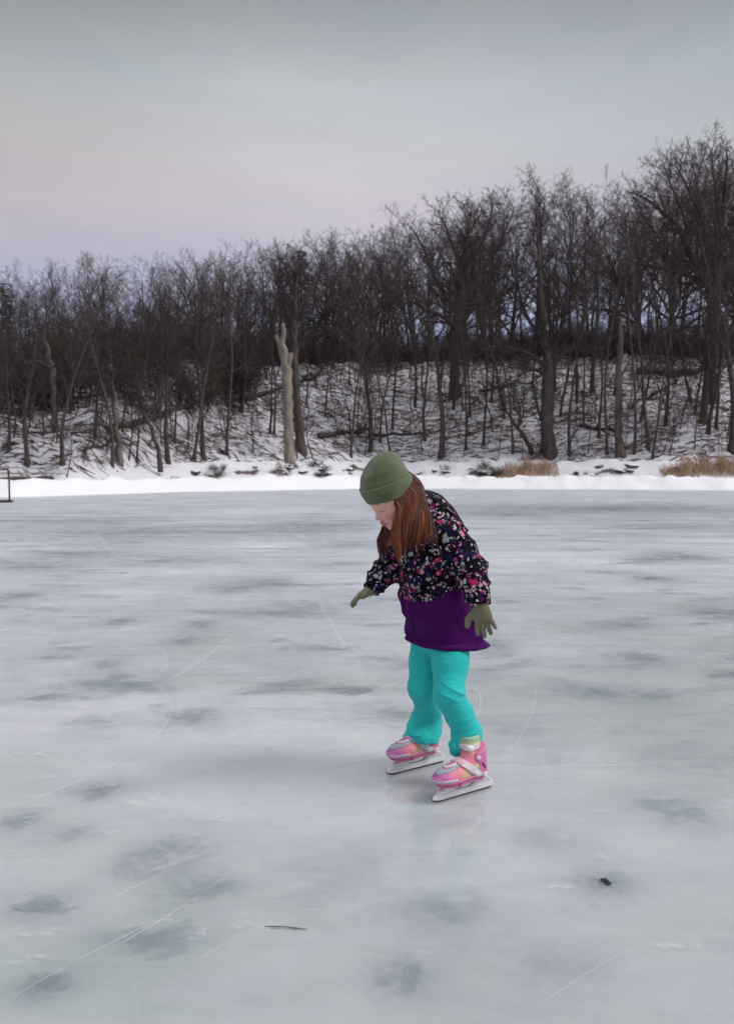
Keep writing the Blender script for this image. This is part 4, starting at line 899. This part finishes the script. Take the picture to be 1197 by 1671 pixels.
coat=sdfobj('coat',coatf,(-.09,2.66,.50),(.56,3.20,0),.0038,m_coat,person,zs=axis(.48,1.13,.0038),post=yokepost)
# side pocket seam and hem drawcord, the front zip
m_seam=m_simple('dark_seam',(.012,.003,.018)); mb=MB()
def onto(px,py,dY=.0):
    # march along the line of sight to the coat surface
    d=ray(px,py); ks=np.arange(2.5,3.2,.002); Pn=np.array((0,0,CAM_H))+ks[:,None]*d; v=coatf(Pn.astype(np.float32)); i=int(np.argmax(v<0)); return Pn[i]-d*(.001+dY)
pk=[onto(x,y) for x,y in((741,985),(744,1000),(749,1015),(752,1028))]; mb.tube([q-ORG for q in pk],.0028,5); mb.build('pocket_zip',m_seam,coat)
mb=MB(); mb.tube([onto(x,y)-ORG for x,y in((668,992),(671,1010),(675,1030),(680,1050))],.0016,5); mb.build('front_seam',m_seam,coat)
# ------------------------------------------------------------------ loose dark cords lying on the back
def cord(pts,r,nm,m): mb=MB(); mb.tube([np.asarray(p)-ORG for p in pts],r,6); return mb.build(nm,m,coat)
m_cord=m_simple('dark_cord',(.014,.014,.024),.8)
def crv(pp,n=6):
    pp=[np.asarray(p,float) for p in pp]; out=[]
    for i in range(len(pp)-1):
        p0=pp[max(i-1,0)];p1=pp[i];p2=pp[i+1];p3=pp[min(i+2,len(pp)-1)]
        for k in range(n):
            t=k/n; out.append(.5*((2*p1)+(p2-p0)*t+(2*p0-5*p1+4*p2-p3)*t*t+(-p0+3*p1-3*p2+p3)*t**3))
    return out+[pp[-1]]
for k,(dy,yy) in enumerate(((-3,2.98),(1,2.93),(6,2.89),(-5,3.0))):
    pp=[(692,801),(711,810+dy),(729,824+dy),(745,842+dy*.6),(754,855),(763-k*3,867-k)][:6 if k in(0,2) else 5]
    c=crv([P(x,y,yy-.004*i) for i,(x,y) in enumerate(pp)]); cord(c,[.0042+.0012*math.sin(i*.9) for i in range(len(c))],'hood_cord',m_cord)
# ------------------------------------------------------------------ gloves
m_glove,t,b=mat('olive_knit',.95,.1); o=objc(t); n=noise(t,o,420,2,.6); wv=N(t,'ShaderNodeTexWave'); wv.inputs['Scale'].default_value=95; wv.inputs['Distortion'].default_value=1.5; t.links.new(o,wv.inputs[0])
t.links.new(mix(t,(.14,.125,.07),(.265,.24,.15),mth(t,'ADD',mth(t,'MULTIPLY',n,.7),mth(t,'MULTIPLY',noise(t,o,25,3,.5),.35))),b.inputs['Base Color']); b.inputs['Sheen Weight'].default_value=.3; bump(t,b,mth(t,'ADD',wv.outputs['Fac'],n),.45,.0012)
def glove(wr,pd,ac,nr,sc,fg):
    def f(Pn):
        d=hand_sdf(Pn,wr,pd,ac,nr,sc,fg,.0012); u=(Pn-wr)@pd
        B=np.stack([pd,ac,nr]); c=ell(Pn,wr-pd*.004,(.026,.031*sc,.022),B); c=c-.0014*np.sin(u*330); d=smin(d,c,.006); return smax(d,-u-.022,.004)
    c=wr+pd*.05; return sdfobj('glove',f,c-.115,c+.115,.0021,m_glove,person)
glove(jn['wrN'],pdN,acN,nrN,scN,fgN); glove(jn['wrF'],pdF,acF,nrF,.84,fgF)
# ------------------------------------------------------------------ leggings
def legf(s):
    h,k,a=jn['hip'+s],jn['kne'+s],jn['ank'+s]
    rs=[.069,.065,.0525,.0495,.048,.050] if s=='N' else [.068,.065,.053,.052,.056,.059]
    pts=[h+Up*.03,h+(k-h)*.45,k,k+(a-k)*.45+(Fw*-.012),a+Up*.03+(SKD[s]*.006 if s=='F' else 0),a-Up*(.012 if s=='N' else .055)+(SKD[s]*.014 if s=='F' else 0)]
    if s=='F':
        cF=(G(630,1267)+G(725,1243))/2+SKD['F']*-.026; pts[-2]=pts[-2]*.5+(cF+Up*.19)*.5; pts[-1]=cF+Up*.118; rs=[.067,.062,.0505,.050,.0595,.067]
    def f(Pn):
        d=chain(Pn,pts,rs,.02); z=Pn[:,2]; kz=k[2]; az=a[2]
        f_=(Pn-k)@Fw; l_=(Pn-k)@Lf; ph=Pn@unit(np.array((.55,0,1)))
        wk=np.exp(-((z-kz)/.045)**2); cr=lambda a:(1-np.abs(np.sin(a)))**2; d=d-.0065*cr(ph*95+1.6*np.sin(l_*32+f_*12))*wk*1.3*np.clip(.5+np.sin(l_*22+z*30+1),0,1)
        wa=np.clip((az+.10-z)/.08,0,1); d=d-(.0115 if s=='F' else .0085)*cr((z+(.55 if s=='F' else .3)*f_+.15*l_)*(88 if s=='F' else 105)+1.3*np.sin(l_*28+f_*18))*wa*(.45+.55*np.clip(.5+np.sin(f_*30+z*25+l_*15),0,1))
        d=d+.0010*fold(Pn,34,5.+ord(s))
        bot=.104+.10*((Pn-a)@SKD[s])
        if s=='N': d=smin(d,ell(Pn,P(742,1218,2.835),(.024,.024,.034))+.003*np.sin(z*190+4*Pn[:,0]*20),.018)
        if s=='F': d=smax(d,bot-z,.008)
        else: d=smax(d,P(0,1246,2.84)[2]-z,.008); 
        return d
    return f
m_leg,t,b=mat('turquoise_jersey',.85,.15); o=objc(t); n=noise(t,o,14,4,.6); t.links.new(mix(t,(.018,.45,.43),(.035,.62,.58),n),b.inputs['Base Color']); b.inputs['Sheen Weight'].default_value=.15
bump(t,b,mth(t,'ADD',noise(t,mapping(t,o,(1,1,2.4)),26,4,.6),mth(t,'MULTIPLY',noise(t,o,700,2,.5),.05)),.6,.01)
la=lambda Pn: smin(legf_N(Pn),legf_F(Pn),.006)
legf_N=legf('N'); legf_F=legf('F')
def crotch(Pn):
    d=la(Pn); pel=P(718,1038,2.965); d=smin(d,ell(Pn,pel,(.09,.105,.085),np.stack([Fw,Lf,Up])),.02); ti=torso(Pn,-.026)[0]; d=smax(d,ti-np.clip((tz[1]+.002-Pn[:,2])/.02,0,1)*.6,.004); return smax(d,Pn[:,2]-P(0,1000,2.95)[2],.01)
sdfobj('leggings',crotch,(.03,2.68,0),(.50,3.24,0),.0036,m_leg,person,zs=axis(.10,.66,.0036))
# ------------------------------------------------------------------ skates
def bez(pts): return [Vector(p) for p in pts]
def grad_mat():
    m,t,b=mat('rainbow_fabric',.6,.3); g=attn(t,'grad'); o=objc(t); n=noise(t,o,30,3,.5)
    t.links.new(mix(t,ramp(t,g,[(0,(.44,.14,.43)),(.18,(.70,.16,.36)),(.40,(.78,.22,.28)),(.58,(.77,.40,.25)),(.74,(.70,.60,.28)),(.88,(.44,.56,.28)),(1,(.30,.50,.32))]),(.6,.5,.5),mth(t,'MULTIPLY',n,.15)),b.inputs['Base Color'])
    bump(t,b,noise(t,o,900,2,.5),.2,.001); return m
M_RAIN=grad_mat(); M_PINK=m_simple('pink_plastic',(.70,.20,.40),.35,14,.12); M_WHITE=m_simple('white_plastic',(.80,.78,.79),.35,10,.06); M_STEEL=m_simple('blade_steel',(.10,.10,.11),.3,20,.2)
M_GREY=m_simple('grey_mesh',(.34,.38,.42),.6,60,.25); M_MAG=m_simple('magenta_print',(.50,.03,.20),.5,20,.2); M_DARK=m_simple('dark_slot',(.10,.01,.06),.6); M_STRAP=m_simple('pale_strap',(.68,.60,.63),.5,20,.1)
M_SILV=m_simple('silver_trim',(.55,.52,.56),.35,15,.12); M_PSTRAP=m_simple('pink_strap',(.75,.38,.42),.5,30,.15)
def skate(s,g,lab):
    fd=SKD[s]; ld=np.array((-fd[1],fd[0],0.)); B=np.stack([fd,ld,Up],1); c=(G(706,1312)+G(802,1284))/2 if s=='N' else (G(630,1267)+G(725,1243))/2
    tr=(B,np.array((c[0],c[1],0.0)))
    an=(jn['ank'+s]-tr[1])@B       # ankle in skate coordinates
    e=empty('ice_skate',tuple(tr[1]-ORG)); e.parent=person; e['label']=lab
    O=tr[1]
    global ORG_; 
    def part(name,f,lo,hi,h,m,post=None,par=None):
        V,F=nets(f,axis(lo[0],hi[0],h),axis(lo[1],hi[1],h),axis(lo[2],hi[2],h),name); me=mesh(name,V@B.T,F)
        if post: post(me,V)
        return link(name,me,m,par or e)
    ax=-.045
    def foot(q,gr=0.):
        d=ell(q,(.078,0,.084),(.052,.041,.030)); d=smin(d,cone(q,(.065,0,.080),(-.05,0,.078),.036,.033),.02); d=smin(d,cone(q,(.03,0,.092),(-.03,0,.12),.032,.034),.03); return d-gr
    def linerf(q):
        d=foot(q); top=np.array((an[0]*.55+ax*.45,an[1]*.7,.205)); d=smin(d,cone(q,(ax-.004,0,.10),top,.036,.0395),.02); d=smax(d,q[:,2]-.203-.12*(q[:,0]-ax)*-1,.005)
        d=d-.0018*np.exp(-((q[:,2]-.195)/.006)**2); return smax(d,-cone(q,top-np.array((0,0,.03)),top+np.array((0,0,.05)),.031,.032),.003)
    def lpost(me,V):
        g_=np.clip((.125-V[:,0])/.16*.85,0,1); g_=np.where(V[:,2]>.125,np.clip(.30+(V[:,2]-.125)/.08*.7,0,1),g_); k=np.clip((V[:,2]-.105)/.03,0,1); g0_=np.clip((.125-V[:,0])/.15*.9,0,1); g1_=np.clip(.22+(V[:,2]-.130)/.065*.78,0,1); attr(me,'grad',g0_*(1-k)+g1_*k)
    part('boot_liner',linerf,(-.11,-.06,.035),(.145,.06,.225),.0026,M_RAIN,lpost)
    def shellf(q):
        d=foot(q,.0045); zt=.080+.020*np.clip((-q[:,0]-.0)/.05,0,1)+.012*np.clip((q[:,0]-.095)/.03,0,1); d=smax(d,q[:,2]-zt,.004)
        c=cone(q,(ax-.012,0,.085),(ax-.006,0,.165),.043,.042); front=q[:,0]-(ax+.048-.55*(q[:,2]-.09)); c=smax(c,front,.006); c=smax(c,q[:,2]-.168+.5*(q[:,0]-ax+.02),.006)
        d=smin(d,c,.008); d=smax(d,.050-q[:,2],.006); d=smax(d,-linerf(q)-.0002,.001)
        # sculpted groove along the side and the slot beside the heel
        d=d+.0022*np.exp(-((q[:,2]-(.066+.05*np.clip(q[:,0]*-1,0,.1)))/.003)**2)
        return d
    sh=part('boot_shell',shellf,(-.12,-.065,.038),(.15,.065,.185),.0024,M_PINK)
    # blade holder with the opening under the arch
    def holder(q):
        x,y,z=q[:,0],q[:,1],q[:,2]
        top=np.interp(x,(-.135,-.10,-.03,.0,.03,.055,.10,.142),(.030,.056,.056,.056,.056,.056,.044,.018)); bot=.010+np.clip((x-.10)/.045,0,1)**2*.010-.003
        th=.0065+.010*np.clip((z-.03)/.025,0,1); d=smax(smax(z-top,bot-z,.006),np.abs(y)-th,.004); d=smax(d,x-.143,.005); d=smax(d,-.138-x,.005)
        win=ell(q,(.002,0,.043),(.046,.05,.0145)); win=smin(win,ell(q,(-.020,0,.046),(.028,.05,.014)),.005); d=smax(d,-win,.004); return d
    hd=part('blade_holder',holder,(-.145,-.022,.004),(.150,.022,.062),.0022,M_WHITE)
    mb=MB(); n=28
    for i in range(n): pass
    xs_=[-.134+.274*i/n for i in range(n+1)]; vs=[]; fs=[]
    for x in xs_:
        lift=.0006+.010*max(0,(x-.105)/.035)**2+.004*max(0,(-.12-x)/.014)**2
        for y in(-.0018,.0018): vs+= [tuple(B@np.array((x,y,lift))),tuple(B@np.array((x,y,.0135+.010*max(0,(x-.10)/.04)**2)))]
    for i in range(n):
        a=4*i; b=a+4; fs+= [(a,b,b+1,a+1),(a+2,a+3,b+3,b+2),(a,a+2,b+2,b),(a+1,b+1,b+3,a+3)]
    fs+= [(0,1,3,2),(4*n,4*n+2,4*n+3,4*n+1)]; mb.add([Vector(v) for v in vs],fs); mb.build('blade',M_STEEL,e,smooth=False)
    # tongue panel with magenta lacing print, grey toe mesh, silver toe bumper
    def skinpatch(name,f,m,gr,h=.0020,par=None): return part(name,lambda q: smax(np.abs(linerf(q)-gr*.4)-gr*.6,f(q),.0015),(-.11,-.06,.05),(.145,.06,.22),h,m,None,par)
    def ov(cx,cz,rx,ry): 
        return lambda q: (np.sqrt(((q[:,0]-cx)/rx)**2+(q[:,1]/ry)**2)-1)*min(rx,ry)+10*np.clip(.085-q[:,2],0,1)
    skinpatch('toe_mesh',lambda q: smax(ov(.070,0,.052,.0300)(q),-ov(.062,0,.032,.0165)(q),.001),M_GREY,.0022)
    tg=skinpatch('tongue',ov(.052,0,.036,.0170),M_STRAP,.0040)
    skinpatch('lacing_print',lambda q: smax(ov(.052,0,.028,.0105)(q),.0016-np.abs(np.mod(q[:,0]*90+np.abs(q[:,1])*60,1)-.5)*.008,.0005),M_MAG,.0058,.0016,tg)
    skinpatch('toe_trim',lambda q: np.maximum(np.abs(q[:,2]-.0815-(.10-q[:,0])*.05)-.0048,.062+.02*0-q[:,0]),M_SILV,.0055)
    # straps: instep strap with buckle and a cuff strap
    def band(q,p0,nv,w_): return np.abs((q-np.array(p0))@unit(nv))-w_
    st=skinpatch('instep_strap',lambda q: np.maximum(band(q,(.004,0,.114),(.62,0,-.78),.0125),.072-q[:,2]),M_STRAP,.0058)
    skinpatch('strap_pad',lambda q: np.maximum(band(q,(.004,0,.114),(.62,0,-.78),.0080),np.maximum(np.abs(q[:,1]-.012)-.018,.10-q[:,2])),M_PSTRAP,.0082,.0020,st)
    skinpatch('cuff_strap',lambda q: np.maximum(band(q,(ax,0,.172),(.12,0,1),.0085),ax-.012-q[:,0]),M_STRAP,.0055)
    def buckle(q):
        w_=np.array((-.026,.041,.090)); u=unit((.78,0,.62)); v=unit(np.cross(u,(0,1,0))); d=np.maximum(np.abs((q-w_)@u)-.016,np.abs((q-w_)@v)-.008); return smax(d,np.abs(q[:,1]-.0405)-.006,.002)
    part('buckle',buckle,(-.06,.02,.06),(.02,.06,.13),.0018,M_WHITE)
    part('cuff_buckle',lambda q: smax(np.abs(np.linalg.norm((q-np.array((ax+.034,.024,.174)))/np.array((1,1,1.0)),axis=1))-.014,np.abs((q-np.array((ax+.034,.024,.174)))[:,2])-.0085,.002),(-.04,.0,.15),(.02,.05,.2),.0018,M_WHITE)
    # rivets and slots on the side of the shell
    def side(cx,cz,rx,rz,rot,name,m,out=.0016):
        cr,sr=math.cos(rot),math.sin(rot)
        for sgn in (1,-1):
            def f(q):
                x=q[:,0]-cx; z=q[:,2]-cz; xr=x*cr+z*sr; zr=-x*sr+z*cr; r=(np.sqrt((xr/rx)**2+(zr/rz)**2)-1)*min(rx,rz); return smax(smax(r,np.abs(shellf(q))-out,.001),-q[:,1]*sgn,.001)
            part(name,f,(cx-.03,-.065 if sgn<0 else .015,cz-.03),(cx+.03,-.015 if sgn<0 else .065,cz+.03),.0016,m,None,sh)
    side(ax+.008,.140,.0075,.0075,0,'rivet',M_WHITE,.0042); side(ax-.022,.076,.0125,.0095,0,'heel_badge',M_WHITE,.0040); side(ax-.014,.110,.0035,.0160,-.55,'vent_slot',M_DARK,.0026); side(.050,.060,.006,.006,0,'rivet',M_MAG,.003)
    return e
skate('N',gN,'skate nearer the camera, toe pointing down left'); skate('F',gF,'skate farther from the camera')
# ------------------------------------------------------------------ hair
m_hair,t,b=mat('auburn_hair',.5,.45); s_=attn(t,'shade'); o=objc(t)
t.links.new(ramp(t,s_,[(0,(.035,.012,.008)),(.35,(.15,.038,.016)),(.65,(.27,.076,.028)),(.9,(.42,.145,.055)),(1,(.44,.18,.08))]),b.inputs['Base Color'])
hrng=random.Random(9); hv=[];hf=[];hs=[]
def strand(ctrl,r,shade,k=4,n=4):
    pts=crv(ctrl,n); V3=[Vector(p-ORG) for p in pts]; o_=len(hv); m_=len(V3); ref=None
    for i,p in enumerate(V3):
        d=(V3[min(i+1,m_-1)]-V3[max(i-1,0)]).normalized()
        if ref is None: ref=d.orthogonal().normalized()
        ref=(ref-d*ref.dot(d)).normalized(); b_=d.cross(ref); t_=i/(m_-1); rr=r*(min(1,.5+t_*3))*(1-max(0,(t_-.6)/.4)**1.6*.93)
        for j in range(k): a=6.283*j/k; hv.append(tuple(p+(ref*math.cos(a)+b_*math.sin(a))*rr)); hs.append(min(1,max(0,shade*(.75+.35*t_))))
    for i in range(m_-1):
        for j in range(k): hf.append((o_+i*k+j,o_+i*k+(j+1)%k,o_+(i+1)*k+(j+1)%k,o_+(i+1)*k+j))
def lock(*a,tw=.5):
    """control points from root to tip, then number of strands, spread at each point, radius, shade"""
    *pp,n,spread,r,sh=a
    ph=hrng.uniform(0,6)
    for i in range(n):
        a=hrng.uniform(0,6.28); q=math.sqrt(hrng.random()); ctrl=[]
        for j,(p,sp_r) in enumerate(zip(pp,spread)):
            an=a+tw*j; off=np.array((math.cos(an),math.sin(an)*.6,math.sin(an*1.3+i)*.35))*q*sp_r; ctrl.append(np.asarray(p)+off+np.array([hrng.gauss(0,.0016*(j>0)) for _ in range(3)])+np.array((math.sin(ph+j*1.7),0,0))*.0035*(j>1))
        ctrl[-1]=ctrl[-1]+Up*hrng.uniform(-.006,.045)
        strand(ctrl,r*hrng.uniform(.6,1.3),sh+hrng.gauss(0,.12)-.25*(q<.35))
NS=24
for i in range(NS):
    f=i/(NS-1); th=R(62+112*f); ff=f+hrng.uniform(-.03,.03); lay=hrng.choice((0,0,1))
    r0=hp(-.008+.082*math.cos(th),.066*math.sin(th),.034+.028*f); r1=hp(-.008+.094*math.cos(th),.084*math.sin(th)+.004,-.012)
    x1=650+ff*44; x2=646+ff*43+hrng.uniform(-3,3); x3=651+ff*26+hrng.uniform(-6,6); y3=920-ff*32+hrng.uniform(-36,5); Yd=2.788+.022*ff+.012*lay
    lock(r0,r1,P(x1,846,Yd-.014),P(x2,878,Yd-.024),P(x3,y3,Yd-.026+.012*ff),30,(.006,.011,.013,.013,.008),.0014,.22+.62*hrng.random()-.2*lay)
for i in range(14):   # fringe of the curtain beside the cheek
    f=i/13; th=R(58+16*f); lock(hp(-.008+.082*math.cos(th),.066*math.sin(th),.030),hp(-.006+.090*math.cos(th),.080*math.sin(th),-.02),P(643+f*9,852,2.785),P(640+f*9,882,2.775),P(648+f*6,912+hrng.uniform(-12,8),2.77),14,(.004,.006,.008,.009,.006),.0012,.35+.45*hrng.random())
for i in range(7):   # thin strands spread over the shoulder
    f=i/6; lock(P(688,812,2.83),P(698,840,2.80),P(697+f*10,868,2.775),P(690+f*22,898+hrng.uniform(-8,8),2.755),7,(.008,.010,.010,.008),.0013,.28)
for i in range(6):   # far side lock beside the face
    f=i/5; lock(P(636+f*6,838,2.92),P(628+f*7,858,2.925),P(619+f*10,884,2.93),P(619+f*10,909+hrng.uniform(-4,4),2.935),22,(.008,.011,.012,.006),.0019,.16+.12*(i%3))
for i in range(10):  # back of the head below the hat
    f=i/9; lock(hp(-.075+.01*f,-.05+.10*f,.03),hp(-.082,-.05+.10*f,-.02),P(700-6*f,835,2.93-.06*f),P(698-4*f,860,2.90-.06*f),16,(.01,.012,.014,.012),.0020,.35)
for i in range(60):  # flyaway hairs
    x=hrng.uniform(640,690); lock(P(max(x,648)+8,835,2.84),P(x+hrng.uniform(-4,4),860,2.81),P(x+hrng.uniform(-8,6),885,2.80),P(x+hrng.uniform(-10,8),908,2.79),1,(.0,.0,.0,.0),.0006,.5)
me=mesh('hair',hv,np.array(hf)); attr(me,'shade',hs); hair=link('hair',me,m_hair,person)
